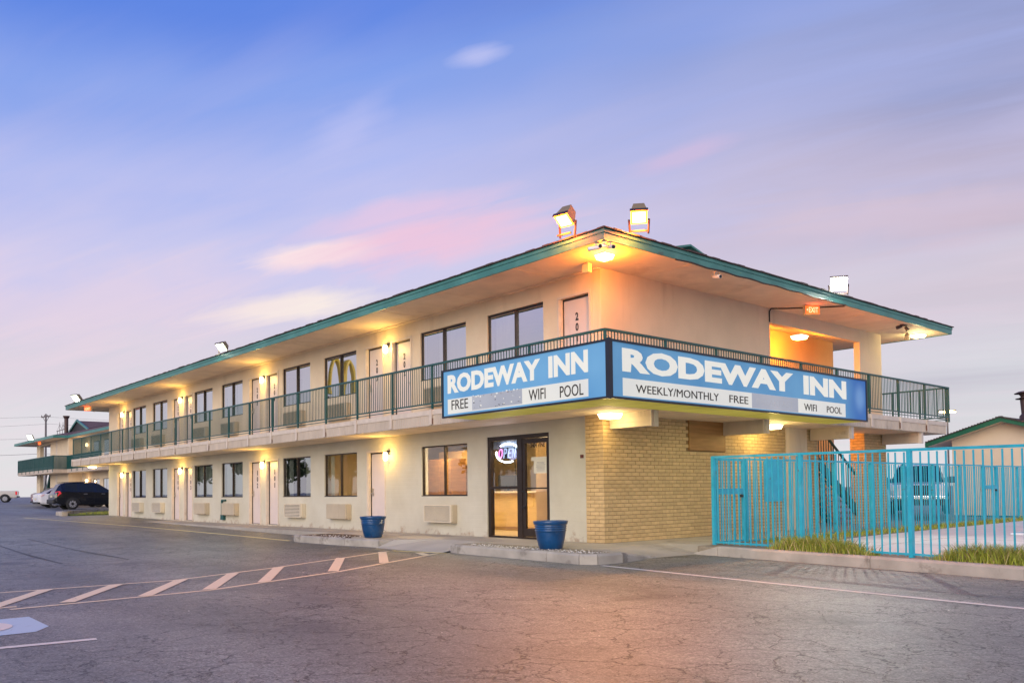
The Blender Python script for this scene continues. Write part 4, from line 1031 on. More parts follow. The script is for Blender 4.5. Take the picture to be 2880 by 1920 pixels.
# stairs -----------------------------------------------------------------
st = thing('staircase', 'dark green open stair climbing inside the pool side opening', 'staircase', (0, 0, 0))
nst = 16
for i in range(nst):
    y = 11.0 - (i + .5) * .26; z = (i + 1) * 2.83 / (nst + 1)
    mb = MB(); mb.box(-1.25, y - .14, z - .05, -.25, y + .14, z); mb.build('tread', 'walk', st)
p0, p1 = (11.0, .05), (11.0 - nst * .26, 2.75)
for x in (-1.28, -.22):
    mb = MB(); mb.bar((x, p0[0], p0[1]), (x, p1[0], p1[1]), .05, .26); mb.build('stringer', 'rail', st)
    mb = MB(); mb.bar((x, p0[0], p0[1] + 1.0), (x, p1[0], p1[1] + 1.0), .05, .05); mb.build('handrail', 'rail', st)
    for i in range(0, 33):
        f = i / 32; y = p0[0] + (p1[0] - p0[0]) * f; z = p0[1] + (p1[1] - p0[1]) * f
        mb = MB(); mb.box(x - .009, y - .009, z, x + .009, y + .009, z + 1.0); mb.build('baluster', 'rail', st)

# balcony railings -----------------------------------------------------------
def railing(root, p0, d, stations, z0=2.86, ztop=3.87, nparts=290, ends=True):
    """stations: distances of the posts along d from p0"""
    p0, d = Vector(p0), Vector(d); s0, s1 = stations[0], stations[-1]
    rot = math.atan2(d.y, d.x)
    def barx(name, a, b, z, w, h):
        mb = MB(); q0, q1 = p0 + d * a, p0 + d * b; mb.bar((q0.x, q0.y, z), (q1.x, q1.y, z), w, h); return mb.build(name, 'rail', root)
    barx('top_rail', s0 - .02, s1 + .02, ztop - .02, .055, .04); barx('bottom_rail', s0, s1, 2.995, .035, .03); barx('foot_rail', s0, s1, 2.925, .018, .018)
    pm = MB(); pm.box(-.021, -.021, 0, .021, .021, ztop - .041 - z0); pme = pm.mesh('post', 'rail')
    for s in stations:
        q = p0 + d * s; link('post', pme, root, (q.x, q.y, z0), (0, 0, rot))
    bm_ = MB(); bm_.box(-.0066, -.0066, 0, .0066, .0066, ztop - .041 - 3.01); bme = bm_.mesh('baluster', 'rail')
    bal = []
    for a, b in zip(stations, stations[1:]):
        n = max(1, int(round((b - a) / .085)))
        bal += [a + (b - a) * i / n for i in range(1, n)]
    cp = Vector((11.15, -12.04, 3)); bal.sort(key=lambda s: (p0 + d * s - cp).length)
    rest = MB()
    for i, s in enumerate(bal):
        q = p0 + d * s
        if i < nparts: link('baluster', bme, root, (q.x, q.y, 3.01), (0, 0, rot))
        else: rest.box(q.x - .0066, q.y - .0066, 3.01, q.x + .0066, q.y + .0066, ztop - .041)
    if rest.v: tag(rest.build('balusters', 'rail', root), kind='stuff')
ra = thing('balcony_railing', 'long green balcony railing on the street front, turning at the sign corner', 'railing', (0, 0, 0))
sA = sorted([BO - x for x in postsA])
railing(ra, (BO - .03, -BO + .03, 0), (-1, 0, 0), sA, nparts=285)
rbb = thing('balcony_railing', 'green balcony railing above the pool side and its free right end', 'railing', (0, 0, 0))
railing(rbb, (BO - .03, -BO + .03, 0), (0, 1, 0), [y + BO for y in postsB], nparts=285)
rc = thing('balcony_railing', 'short green return railing closing the right end of the balcony', 'railing', (0, 0, 0))
railing(rc, (BO - .03, 13.33, 0), (-1, 0, 0), [0.06, .8, 1.6, 2.4, 3.2], nparts=100)

# ================================================================== corner sign
SG = 2.15
SZ0, SZ1 = 2.485, 3.435
AX0, BY1 = -2.29, 6.37
sg = thing('corner_sign', 'blue backlit corner sign wrapping the balcony above the entrance', 'sign', (0, 0, 0))
mb = MB()
DI = SG - .93
mb.box(AX0, -SG + .02, SZ0 + .02, SG - .02, -SG + .30, SZ1 - .01); mb.box(SG - .30, -SG + .301, SZ0 + .02, SG - .02, BY1, SZ1 - .01)
mb.build('cabinet', 'signframe', sg)
mb = MB(); fw_ = .035
def rect_frame(mb, a0, a1, z0, z1, fn):
    for (u0, u1, w0, w1) in ((a0, a1, z0, z0 + fw_), (a0, a1, z1 - fw_, z1), (a0, a0 + fw_, z0 + fw_, z1 - fw_), (a1 - fw_, a1, z0 + fw_, z1 - fw_)): fn(mb, u0, u1, w0, w1)
rect_frame(mb, AX0 - .02, SG - .0225, SZ0, SZ1, lambda m_, u0, u1, w0, w1: m_.box(u0, -SG - .025, w0, u1, -SG + .019, w1))
rect_frame(mb, -SG + .0225, BY1 + .02, SZ0, SZ1, lambda m_, u0, u1, w0, w1: m_.box(SG - .019, u0, w0, SG + .025, u1, w1))
mb.box(SG - .022, -SG - .03, SZ0 - .01, SG + .03, -SG + .022, SZ1 + .012)
mb.build('edge_frame', 'signframe', sg)
mb = MB(); mb.poly([(AX0, -SG, SZ0), (SG - .03, -SG, SZ0), (SG - .03, -SG, SZ1), (AX0, -SG, SZ1)]); mb.build('sign_face', 'signblue', sg)
mb = MB(); mb.poly([(SG, -SG + .03, SZ0), (SG, BY1, SZ0), (SG, BY1, SZ1), (SG, -SG + .03, SZ1)]); mb.build('sign_face', 'signside', sg)
def onA(o_, x, z, off): return link(o_.name, o_, sg, (x, -SG - off, z), ROT_A)
def onB(o_, y, z, off): return link(o_.name, o_, sg, (SG + off, y, z), ROT_B)
def plateA(name, x0, x1, z0, z1, m, off): mb = MB(); mb.poly([(x0, -SG - off, z0), (x1, -SG - off, z0), (x1, -SG - off, z1), (x0, -SG - off, z1)]); return mb.build(name, m, sg)
def plateB(name, y0, y1, z0, z1, m, off): mb = MB(); mb.poly([(SG + off, y0, z0), (SG + off, y1, z0), (SG + off, y1, z1), (SG + off, y0, z1)]); return mb.build(name, m, sg)
plateA('message_strip', -2.14, 1.69, 2.555, 2.845, 'signstrip', .004); plateA('worn_patch', -1.36, .07, 2.575, 2.845, 'signgrey', .007)
plateB('message_strip', -1.84, 5.415, 2.545, 2.835, 'signstrip', .004); plateB('worn_patch', 1.82, 3.47, 2.55, 2.833, 'signgrey', .007)
mb = MB()
for i in range(30):
    x = random.uniform(-1.34, .05); z = random.choice((random.uniform(2.58, 2.84), random.uniform(2.79, 2.84), random.uniform(2.59, 2.63))); s = random.uniform(.004, .016)
    mb.box(x, -SG - .0095, z, x + s * random.uniform(.6, 3), -SG - .0080, z + s)
tag(mb.build('peeling_flakes', 'signink', sg), kind='stuff')
mb = MB()
for i in range(26):
    x = random.uniform(-1.36, .03); z = random.choice((random.uniform(2.57, 2.84), random.uniform(2.80, 2.85))); s = random.uniform(.006, .03)
    mb.box(x, -SG - .0105, z, x + s * random.uniform(.5, 2), -SG - .0080, z + s)
tag(mb.build('peeling_flakes', 'signwhite', sg), kind='stuff')
def put(fn, s, a0, a1, z0, z1, m, off, bold, sp=1.0): fn(text_mesh(s, a1 - a0, z1 - z0, .003, bold, m, 'lettering', sp), a0, z0, off)
put(onA, 'RODEWAY', -2.135, .545, 2.955, 3.325, 'signwhite', .006, .045)
put(onA, 'INN', .755, 1.69, 2.955, 3.325, 'signwhite', .006, .045)
put(onA, 'FREE', -2.01, -1.49, 2.632, 2.818, 'signink', .008, .0)
put(onA, 'WIFI', .247, .675, 2.612, 2.80, 'signink', .008, .0)
put(onA, 'POOL', 1.03, 1.58, 2.592, 2.785, 'signink', .008, .0)
put(onB, 'RODEWAY', -1.845, 3.30, 2.935, 3.325, 'signwhite', .006, .05)
put(onB, 'INN', 3.70, 5.46, 2.935, 3.325, 'signwhite', .006, .05)
put(onB, 'WEEKLY/MONTHLY', -1.52, .76, 2.612, 2.748, 'signink', .008, .0)
put(onB, 'FREE', 1.09, 1.695, 2.612, 2.748, 'signink', .008, .0)
put(onB, 'WIFI', 3.70, 4.19, 2.605, 2.745, 'signink', .008, .0)
put(onB, 'POOL', 4.61, 5.235, 2.605, 2.745, 'signink', .008, .0)
gm_ = signface('ghost_letters', s2l(176, 178, 186), s2l(160, 163, 174), 1.0); M['ghost'] = gm_
put(onB, 'BREAKFAST', 1.98, 3.30, 2.622, 2.752, 'ghost', .0085, .0)
# underside: translucent yellow panels with seams
un = MB()
k = 12
def upan(p):
    mb = MB(); mb.poly(p); mb.build('underside_panel', 'signunder', sg)
xa = [AX0 + (SG - .93 - AX0) * i / 8 for i in range(9)]
for a, b in zip(xa, xa[1:]): upan([(a + .006, -SG + .02, SZ0 + .012), (a + .006, -SG + .93, SZ0 + .012), (b - .006, -SG + .93, SZ0 + .012), (b - .006, -SG + .02, SZ0 + .012)])
ya = [-SG + .02 + (BY1 + SG - .02) * i / 16 for i in range(17)]
for a, b in zip(ya, ya[1:]): upan([(SG - .92, a + .006, SZ0 + .012), (SG - .92, b - .006, SZ0 + .012), (SG - .02, b - .006, SZ0 + .012), (SG - .02, a + .006, SZ0 + .012)])
mb = MB(); mb.box(AX0, -SG + .30, SZ0 + .02, SG - .30, -SG + .92, SZ0 + .05); mb.box(SG - .92, -SG + .921, SZ0 + .02, SG - .301, BY1, SZ0 + .05); mb.build('underside_frame', 'acdark', sg)
lamp('AREA', (0, -1.7, 2.47), 10, (.9, .9, .5), 1.0, (0, 0, 0)); lamp('AREA', (1.7, 2.2, 2.47), 14, (.9, .9, .5), 1.4, (0, 0, 0))

# ================================================================== air conditioners
def ac(x0, z0, kind, label, wd=1.13, hg=.42):
    dp = .17
    t = thing('air_conditioner', label, 'air conditioner', (x0, -.002, z0), 0, 'air conditioners under the room windows')
    pale = kind in ('louvre', 'fine')
    mb = MB(); mb.box(0, -dp + .02, .02, wd, 0, hg); mb.box(.12, -dp + .05, -.015, wd, -.0, .0195); bevel(mb.build('case', 'aclite' if kind == 'louvre' else 'acbody', t), .012)
    mb = MB(); x1 = wd - .02
    if kind == 'blank':
        mb.box(0, -dp - .012, .0, x1, -dp + .019, hg + .004); bevel(mb.build('front_cover', 'acbody', t), .014)
    else:
        mb.box(.0, -dp - .006, .0, x1, -dp + .019, .03); mb.box(0, -dp - .006, hg - .03, x1, -dp + .019, hg + .004); mb.box(0, -dp - .006, .03, .03, -dp + .019, hg - .03); mb.box(x1 - .05, -dp - .006, .03, x1, -dp + .019, hg - .03)
        mb.build('grille_frame', 'aclite' if pale else 'acbody', t)
        mb = MB(); mb.box(.03, -dp + .012, .03, x1 - .05, -dp + .019, hg - .03); mb.build('grille_back', 'acdark', t)
        n = 8 if kind == 'louvre' else 17
        for i in range(n):
            z = .035 + (hg - .07) * (i + .5) / n; th = (hg - .07) / n * (.56 if kind == 'louvre' else .72)
            s = MB(); s.v = [(.03, -dp - .004, z - th / 2), (x1 - .05, -dp - .004, z - th / 2), (x1 - .05, -dp + .011, z + th / 2), (.03, -dp + .011, z + th / 2), (.03, -dp + .002, z - th / 2 - .004), (x1 - .05, -dp + .002, z - th / 2 - .004)]
            s.f = [(0, 1, 2, 3), (4, 5, 1, 0)]; s.mi = [0, 0]; s.build('slat', 'aclite' if pale else 'acbody', t)
    return t
lo = [('louvre', 'louvred air conditioner farthest along the ground floor'), ('louvre', 'louvred air conditioner second from the far end of the ground floor'), ('blank', 'plain fronted air conditioner next to the one with the green pipe'),
      ('blank', 'plain fronted air conditioner with a green pipe round it'), ('louvre', 'bold louvred air conditioner midway along the ground floor'), ('blank', 'plain fronted air conditioner just left of the left blue pot'), ('fine', 'fine slatted air conditioner under the lit lobby window')]
for (a, b), (kd, lb) in zip(WIN, lo): ac(a + (.42 if kd != 'fine' else .33), .30, kd, lb)
up = ['upper air conditioner farthest along the balcony', 'upper air conditioner second from the far end of the balcony', 'upper air conditioner above the plain ground floor one without a pipe', 'upper air conditioner above the green pipe',
      'upper air conditioner above the bold louvred ground floor one', 'upper air conditioner under the window with the yellow arch reflection', 'upper air conditioner at the left edge of the blue sign', 'upper air conditioner hidden behind the blue sign']
for (a, b), lb in zip(WIN_UP, up): ac(a + .36, 3.13, 'fine2', lb, 1.2, .44)
gp = thing('green_pipe', 'green conduit bent round the plain air conditioner', 'pipe', (-18.83, -.02, 0))
mb = MB(); mb.path([(.45, -.02, .82), (.12, -.02, .82), (.12, -.02, .30)], .035, 8); mb.build('conduit', 'rail', gp); mb = MB(); mb.box(.1, -.07, .12, .38, .015, .30); mb.build('junction_box', 'rail', gp)

# ================================================================== lamps
def wall_lamp(x, z, label, w=24):
    t = thing('wall_lamp', label, 'wall lamp', (x, -.002, z), 0, 'jar lamps between the room doors')
    mb = MB(); mb.box(-.06, -.03, .06, .06, 0, .16); mb.box(-.05, -.10, .12, .05, -.03, .145); mb.build('bracket', 'black', t)
    mb = MB(); mb.lathe([(.001, -.11), (.045, -.105), (.058, -.05), (.058, .07), (.04, .115), (.001, .12)], 12, 0, (0, -.10, 0)); mb.build('glass_jar', 'lampglass', t, smooth=True)
    lamp('POINT', (x, -.25, z + .02), w, (1.0, .62, .14), .06)
    return t
for x, z, lb in [(-30.41, 1.975, 'ground floor jar lamp nearest the far end of the front'), (-22.81, 1.975, 'ground floor jar lamp between two plain window pairs, second from the far end'), (-15.19, 1.975, 'ground floor jar lamp just left of the bold louvred air conditioner'), (-7.66, 1.975, 'ground floor lamp beside the door behind the left blue pot'),
                 (-30.41, 4.80, 'upper jar lamp close to the red exit sign at the far eave'), (-22.81, 4.80, 'second upper jar lamp from the far end of the balcony'), (-15.21, 4.80, 'upper jar lamp left of the window pair with the yellow arch reflection'), (-7.63, 4.80, 'upper jar lamp nearest the blue corner sign')]:
    wall_lamp(x, z, lb)
def ceil_light(x, y, z, label, w, col, size=.34, drop=.10):
    t = thing('ceiling_light', label, 'ceiling light', (x, y, z), 0, 'square ceiling lights under balcony and eaves')
    h = size / 2
    mb = MB(); mb.box(-h * .8, -h * .8, -.03, h * .8, h * .8, 0); mb.build('base_plate', 'trim', t)
    mb = MB(); mb.v = [(-h, -h, -.035), (h, -h, -.035), (h, h, -.035), (-h, h, -.035), (-h * .8, -h * .8, -drop), (h * .8, -h * .8, -drop), (h * .8, h * .8, -drop), (-h * .8, h * .8, -drop)]
    mb.f = [(0, 1, 2, 3), (7, 6, 5, 4), (4, 5, 1, 0), (5, 6, 2, 1), (6, 7, 3, 2), (7, 4, 0, 3)]; mb.mi = [0] * 6; mb.build('diffuser', 'ceilglass', t)
    lamp('POINT', (x, y, z - drop - .12), w, col, .12)
    return t
ceil_light(.74, -.68, 5.378, 'ceiling light under the eaves corner below the three cameras', 125, (1.0, .27, .012), .26, .12)
ceil_light(.45, -.28, 2.499, 'bright ceiling light under the balcony at the brick corner', 14, (1.0, .72, .25), .34, .13)
ceil_light(.62, 5.0, 2.499, 'ceiling light under the balcony between the two right beams', 26, (1.0, .76, .24), .34, .13)
ceil_light(.75, 12.45, 5.378, 'ceiling light under the eaves at the right end', 34, (1.0, .82, .36), .34, .10)
ceil_light(-33.6, -.55, 2.499, 'ceiling light under the far left end of the balcony', 30, (1.0, .74, .25), .34, .10)
ceil_light(-.62, 8.4, 5.10, 'orange bulkhead light in the upper stair opening', 165, (1.0, .30, .008), .34, .12)
ceil_light(-.70, 9.6, 2.499, 'orange ceiling light in the lower stair opening', 30, (1.0, .36, .04), .30, .08)

def flood(loc, target, label, glass, size, post, energy, col, spot=95):
    t = thing('floodlight', label, 'floodlight', loc, 0, 'floodlights on the roof edge')
    d = (Vector(target) - Vector(loc)); az = math.atan2(d.y, d.x); el = math.atan2(d.z, math.hypot(d.x, d.y))
    rotm = Matrix.Rotation(az, 4, 'Z') @ Matrix.Rotation(-el, 4, 'Y')
    w, h, dp = size
    def tr(mb): mb.v = [tuple(rotm @ Vector(p)) for p in mb.v]; return mb
    mb = MB(); mb.v = [(-dp, -w * .32, -h * .32), (-dp, w * .32, -h * .32), (-dp, w * .32, h * .32), (-dp, -w * .32, h * .32), (0, -w / 2, -h / 2), (0, w / 2, -h / 2), (0, w / 2, h / 2), (0, -w / 2, h / 2)]
    mb.f = [(3, 2, 1, 0), (0, 1, 5, 4), (1, 2, 6, 5), (2, 3, 7, 6), (3, 0, 4, 7), (4, 5, 6, 7)]; mb.mi = [0] * 6; tr(mb).build('housing', 'floodbody', t)
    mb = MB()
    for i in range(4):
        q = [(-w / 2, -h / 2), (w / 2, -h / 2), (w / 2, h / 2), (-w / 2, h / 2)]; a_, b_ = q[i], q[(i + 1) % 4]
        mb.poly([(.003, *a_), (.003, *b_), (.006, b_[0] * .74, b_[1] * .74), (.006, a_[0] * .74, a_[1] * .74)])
    tr(mb).build('glow_ring', 'glowwarm' if 'orange' in glass else 'glowcool', t)  # emissive ring added round the glass, lamp glow put into its colour
    mb = MB(); mb.poly([(.008, -w * .37, -h * .37), (.008, w * .37, -h * .37), (.008, w * .37, h * .37), (.008, -w * .37, h * .37)]); tr(mb).build('lamp_glass', glass, t)
    mb = MB(); mb.box(-.05, -w / 2 - .012, h / 2 + .001, .02, w / 2 + .012, h / 2 + .012); tr(mb).build('visor', 'cap', t)
    mb = MB()
    c, s = math.cos(az), math.sin(az)
    for k in (-1, 1):
        px_, py_ = -s * k * (w / 2 + .03) - c * dp * .4, c * k * (w / 2 + .03) - s * dp * .4
        mb.bar((px_, py_, 0), (px_ * .9, py_ * .9, -post), .035, .02)
    mb.bar((s * (w / 2), -c * (w / 2), -post + .02), (-s * (w / 2), c * (w / 2), -post + .02), .03, .03)
    mb.build('yoke', 'cap', t)
    lo_ = lamp('SPOT', tuple(Vector(loc) + d.normalized() * .10), energy, col, .16, None, R(spot), .7); aim(lo_, target)
    sp_ = Vector(loc) + d.normalized() * .22 + Vector((0, 0, -.02)); lamp('POINT', tuple(sp_), energy * (.12 if col[2] < .5 else .04), (1.0, .17, .01) if col[2] < .5 else col, .1)  # extra point light added beside the flood to colour fascia and housing
    return t
SOD = (1.0, .40, .08)
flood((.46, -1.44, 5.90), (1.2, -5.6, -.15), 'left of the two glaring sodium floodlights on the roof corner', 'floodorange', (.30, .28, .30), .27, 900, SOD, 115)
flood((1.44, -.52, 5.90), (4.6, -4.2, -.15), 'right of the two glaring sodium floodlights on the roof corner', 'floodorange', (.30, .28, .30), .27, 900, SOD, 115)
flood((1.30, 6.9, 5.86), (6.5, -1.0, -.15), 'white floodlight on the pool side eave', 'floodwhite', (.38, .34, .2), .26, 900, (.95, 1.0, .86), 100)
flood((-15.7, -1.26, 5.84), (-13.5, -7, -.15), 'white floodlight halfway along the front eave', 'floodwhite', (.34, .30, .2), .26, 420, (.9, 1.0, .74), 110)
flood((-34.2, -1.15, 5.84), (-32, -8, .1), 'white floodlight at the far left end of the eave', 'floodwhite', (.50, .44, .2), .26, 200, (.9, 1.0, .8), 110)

# exit signs, cameras, boxes, conduit
def exit_sign(loc, rz, label, letters=True):
    t = thing('exit_sign', label, 'exit sign', loc, rz, 'red exit signs under the eaves')
    mb = MB(); mb.box(-.19, -.05, -.22, .19, .05, -.02); mb.build('case', 'box', t)
    mb = MB(); mb.box(-.185, -.055, -.215, .185, -.0505, -.025); mb.build('face', 'exitred', t)
    mb = MB(); mb.box(-.05, -.03, -.02, .05, .03, 0); mb.build('mount', 'trim', t)
    if letters:
        link('lettering', text_mesh('EXIT', .25, .13, .002, .01, 'exitlet', 'lettering'), t, (-.10, -.0575, -.185), ROT_A)
        mb = MB(); mb.poly([(-.165, -.0575, -.12), (-.125, -.0575, -.155), (-.125, -.0575, -.085)]); mb.build('arrow', 'exitlet', t)
    lamp('POINT', (Vector(loc) + Vector((math.sin(rz) * .12, -math.cos(rz) * .12, -.12))), 1.6, (1, .16, .03), .08)
    return t
exit_sign((.80, 6.5, ZS), R(62), 'glowing red exit sign with arrow under the pool side eaves')
exit_sign((-33.0, -.9, ZS), R(35), 'glowing red exit sign at the far left eave')
def camera(loc, rz, label, tilt=-12):
    t = thing('security_camera', label, 'security camera', loc, rz, 'white bullet cameras on the eaves')
    mb = MB(); mb.tube((0, 0, 0), (0, 0, -.03), .045, n=12); mb.tube((0, 0, -.03), (.03, 0, -.09), .014, n=8); mb.build('mount', 'camw', t)
    a = R(tilt); dx_, dz_ = math.cos(a), math.sin(a)
    mb = MB(); mb.tube((-.04, 0, -.09), (.15 * dx_, 0, -.09 + .19 * dz_), .04, n=14); mb.build('body', 'camw', t)
    mb = MB(); mb.tube((.15 * dx_ + .001, 0, -.09 + .19 * dz_), (.155 * dx_ + .001, 0, -.09 + .195 * dz_), .033, n=14); mb.build('camera_lens', 'black', t)
    return t
camera((1.10, -1.27, ZS), R(-150), 'white camera left of the three at the eaves corner', -4)
camera((1.26, -1.25, ZS), R(-75), 'middle white camera at the eaves corner, facing outward')
camera((1.28, -1.12, ZS), R(-25), 'white camera right of the three at the eaves corner')
camera((1.22, 2.05, ZS), R(-10), 'single white camera along the pool side eave')
def boxlight(loc, label, s):
    t = thing('wall_box', label, 'box', loc, 0); mb = MB(); mb.box(-s[0], -s[1], -s[2], s[0], s[1], 0); bevel(mb.build('case', 'box', t), .01); mb = MB(); mb.box(-.03, -.02, 0, .03, .02, .03); mb.build('mount', 'trim', t); return t
boxlight((.10, -.48, ZS - .03), 'cream box hanging under the eaves left of the corner light', (.085, .05, .17))
boxlight((.62, 12.05, ZS - .03), 'cream box hanging under the eaves at the right end', (.06, .05, .17))
ts = thing('twin_spotlight', 'small dark twin spotlight under the right eaves', 'spotlight', (1.10, 10.75, ZS))
mb = MB(); mb.box(-.05, -.12, -.03, .05, .12, 0); mb.build('mount', 'cap', ts)
for s_, d_ in ((-.10, (-.10, -.10, -.04)), (.10, (.06, .02, -.10))):
    mb = MB(); mb.tube((0, s_, -.05), (d_[0], s_ + d_[1], -.05 + d_[2]), .035, .05, 12); mb.build('spot_head', 'cap', ts)
cd = thing('conduit', 'dark cable sagging along the pool side eave to the opening', 'cable', (0, 0, 0))
mb = MB(); mb.path([(.012, 5.95, 5.04), (.012, 5.95, 5.30), (.05, 5.97, 5.362), (.30, 6.3, 5.366), (.7, 6.7, 5.366), (1.30, 7.15, 5.362)], .016, 6)
pts = [(1.36, 7.1 - i * .5, 5.372 - (.022 if i % 2 else .0)) for i in range(14)]; mb.path(pts, .016, 6); mb.build('cable_run', 'cable', cd)

# ================================================================== blue pots
RS = 0.665
def pot(x, y, label, s=1.0):
    t = thing('flower_pot', label, 'flower pot', (x, y, .006), random.random(), 'empty blue pots on the islands')
    pr = [(.001, .0), (.300, .0), (.325, .015), (.385, .16), (.420, .30), (.425, .325), (.44, .330), (.44, .345), (.425, .35), (.428, .365), (.445, .37), (.445, .385), (.43, .39), (.433, .405), (.45, .41), (.45, .425), (.435, .43), (.44, .445)]
    mb = MB(); mb.lathe([(r * s * RS, z * s) for r, z in pr], 40); mb.build('body', 'pot', t, smooth=True)
    ri = [(.44, .4455), (.462, .447), (.470, .455), (.487, .505), (.480, .515), (.43, .515), (.42, .49), (.40, .40), (.001, .38)]
    mb = MB(); mb.lathe([(r * s * RS, z * s) for r, z in ri], 40); mb.build('rim', 'pot', t, smooth=True)
    return t
pot(.36, -1.78, 'large glazed blue pot standing in gravel before the entrance', .96)
pot(-5.56, -1.78, 'large glazed blue pot left of the entrance, near the unnumbered door', .94)

# ================================================================== pool fence
def fence_run(root, p0, d, length, posts, top0, top1, zb, pitch=.128, skip=(), rail_b=.05, upper_rail=None):
    p0, d = Vector(p0), Vector(d); rot = math.atan2(d.y, d.x)
    zt = lambda s: top0 + (top1 - top0) * s / length
    def rail(a, b, dz, w, h, name):
        q0, q1 = p0 + d * a, p0 + d * b; mb = MB(); mb.bar((q0.x, q0.y, zt(a) + dz), (q1.x, q1.y, zt(b) + dz), w, h); mb.build(name, 'cyan', root)
    rail(0, length, -.02, .032, .04, 'top_rail')
    q0, q1 = p0, p0 + d * length; mb = MB(); mb.bar((q0.x, q0.y, rail_b), (q1.x, q1.y, rail_b), .03, .03); mb.build('bottom_rail', 'cyan', root)
    for s in posts:
        q = p0 + d * s; mb = MB(); mb.box(-.031, -.031, 0, .031, .031, zt(s) - .012); o = mb.build('post', 'cyan', root, (q.x, q.y, 0), rot=(0, 0, rot))
    pk = MB(); pk.box(-.0092, -.0092, 0, .0092, .0092, 1.0); pme = pk.mesh('picket', 'cyan')
    s = pitch
    while s < length - .02:
        if not any(abs(s - p) < .075 for p in posts):
            q = p0 + d * s; o = link('picket', pme, root, (q.x, q.y, zb), (0, 0, rot)); o.scale = (1, 1, zt(s) - .051 - zb); o.rotation_euler = (random.gauss(0, .004), random.gauss(0, .004), rot)
        s += pitch
ff = thing('pool_fence', 'cyan picket fence along the kerb in front of the pool', 'fence', (0, 0, 0))
fence_run(ff, (1.86, .93, 0), tuple(fdir), 11.6, [.03, 2.0, 3.93, 5.9, 7.9, 9.8, 11.55], 1.63, 1.48, .02)
gt = thing('fence_gate', 'cyan pool gate with latch bar next to the fence corner', 'gate', (0, 0, 0))
def gate(root, y0, y1, plate=None, latch=True):
    mb = MB(); mb.box(1.835, y0, 1.55, 1.885, y1, 1.60); mb.box(1.84, y0, -.0 + .02, 1.88, y1, .055); mb.build('gate_rail', 'cyan', root)
    for yy in (y0, y1 - .05): mb = MB(); mb.box(1.835, yy, .02, 1.885, yy + .05, 1.549); mb.build('gate_stile', 'cyan', root)
    n = int((y1 - y0) / .128)
    for i in range(1, n): mb = MB(); yy = y0 + (y1 - y0) * i / n; mb.box(1.852, yy - .009, .056, 1.870, yy + .009, 1.549); mb.build('picket', 'cyan', root)
    if latch: mb = MB(); mb.box(1.876, y0 + .05, .92, 1.892, y1 - .05, 1.03); mb.build('latch_bar', 'cyan', root); mb = MB(); mb.box(1.86, y1 - .14, .86, 1.91, y1 - .08, .91); mb.build('padlock', 'black', root)
    if plate: mb = MB(); mb.box(1.889, plate[0], plate[2], 1.897, plate[1], plate[3]); mb.build('backing_plate', 'cyan', root)
gate(gt, 1.04, 1.93)
sf = thing('pool_fence', 'long cyan picket fence running back beside the motel wall', 'fence', (0, 0, 0))
fence_run(sf, (1.86, 2.02, 0), (0, 1, 0), 10.2, [.0, 3.43, 5.09, 6.78, 8.47, 10.18], 1.61, 1.61, .0, rail_b=.02)
mb = MB(); mb.box(1.889, 2.60, .76, 1.897, 3.27, 1.575); pl = mb.build('backing_plate', 'cyan', sf)
g2 = thing('fence_gate', 'far cyan pool gate in line with the long fence', 'gate', (0, 0, 0)); gate(g2, 13.88, 14.84)
s2 = thing('pool_fence', 'far cyan fence section between long fence and far gate', 'fence', (0, 0, 0)); fence_run(s2, (1.86, 12.24, 0), (0, 1, 0), 1.6, [1.58], 1.61, 1.61, .0, rail_b=.02)
s3 = thing('pool_fence', 'cyan fence section beyond the far gate', 'fence', (0, 0, 0)); fence_run(s3, (1.86, 14.86, 0), (0, 1, 0), 8.0, [.0, 1.72, 3.4, 5.1, 6.8, 7.95], 1.61, 1.61, .0, rail_b=.02)

# ================================================================== pump house at the right
ph = thing('pump_house', 'small tan gabled outbuilding with dark green eaves behind the pool fence', 'building', (-.2, 22.0, 0))
xl, xr_, ze, zp = -1.94, 1.94, 2.82, 3.36
mb = MB(); mb.poly([(xl, 0, -.1), (xr_, 0, -.1), (xr_, 0, ze - .05), (0, 0, zp), (xl, 0, ze - .05)]); mb.poly([(xl, 6, -.1), (xl, 6, ze - .05), (0, 6, zp), (xr_, 6, ze - .05), (xr_, 6, -.1)]); mb.poly([(xl, 0, -.1), (xl, 0, ze - .05), (xl, 6, ze - .05), (xl, 6, -.1)]); mb.poly([(xr_, 0, -.1), (xr_, 6, -.1), (xr_, 6, ze - .05), (xr_, 0, ze - .05)])
mb.build('wall', 'shed', ph)
sl_ = (zp - ze + .05) / 1.94; ex = 2.70; zee = zp - sl_ * ex
mb = MB()
for k in (-1, 1):
    q = [(0, -.55, zp + .17), (k * ex, -.55, zee + .17), (k * ex, 6.5, zee + .17), (0, 6.5, zp + .17)]
    mb.poly(q if k > 0 else q[::-1]); q2 = [(0, -.52, zp + .002), (k * ex, -.52, zee + .002), (k * ex, 6.5, zee + .002), (0, 6.5, zp + .002)]; mb.poly(q2, 1)
mb.build('roof', ['shingle', 'shed'], ph)
mb = MB()
for k in (-1, 1): mb.v += [(0, -.56, zp - .02), (k * ex, -.56, zee - .02), (k * ex, -.56, zee + .165), (0, -.56, zp + .165)]; b = len(mb.v) - 4; mb.f.append((b, b + 1, b + 2, b + 3)); mb.mi.append(0)
mb.box(-ex - .02, -.56, zee - .02, -ex, 6.5, zee + .165)
mb.build('fascia', 'dkgreen', ph)
x = -ex
mb = MB()
while x < ex:
    zz = zp + .17 - abs(x + .1) * sl_; mb.box(x, -.60, zz - .03, x + .10, -.4, zz + random.uniform(.008, .02)); x += .105
tag(mb.build('shingle_edge', 'shingle', ph), kind='stuff')
fl = thing('flue', 'brown metal flue with a flat rain cap on the outbuilding roof', 'chimney', (.28, 22.6, 3.55))
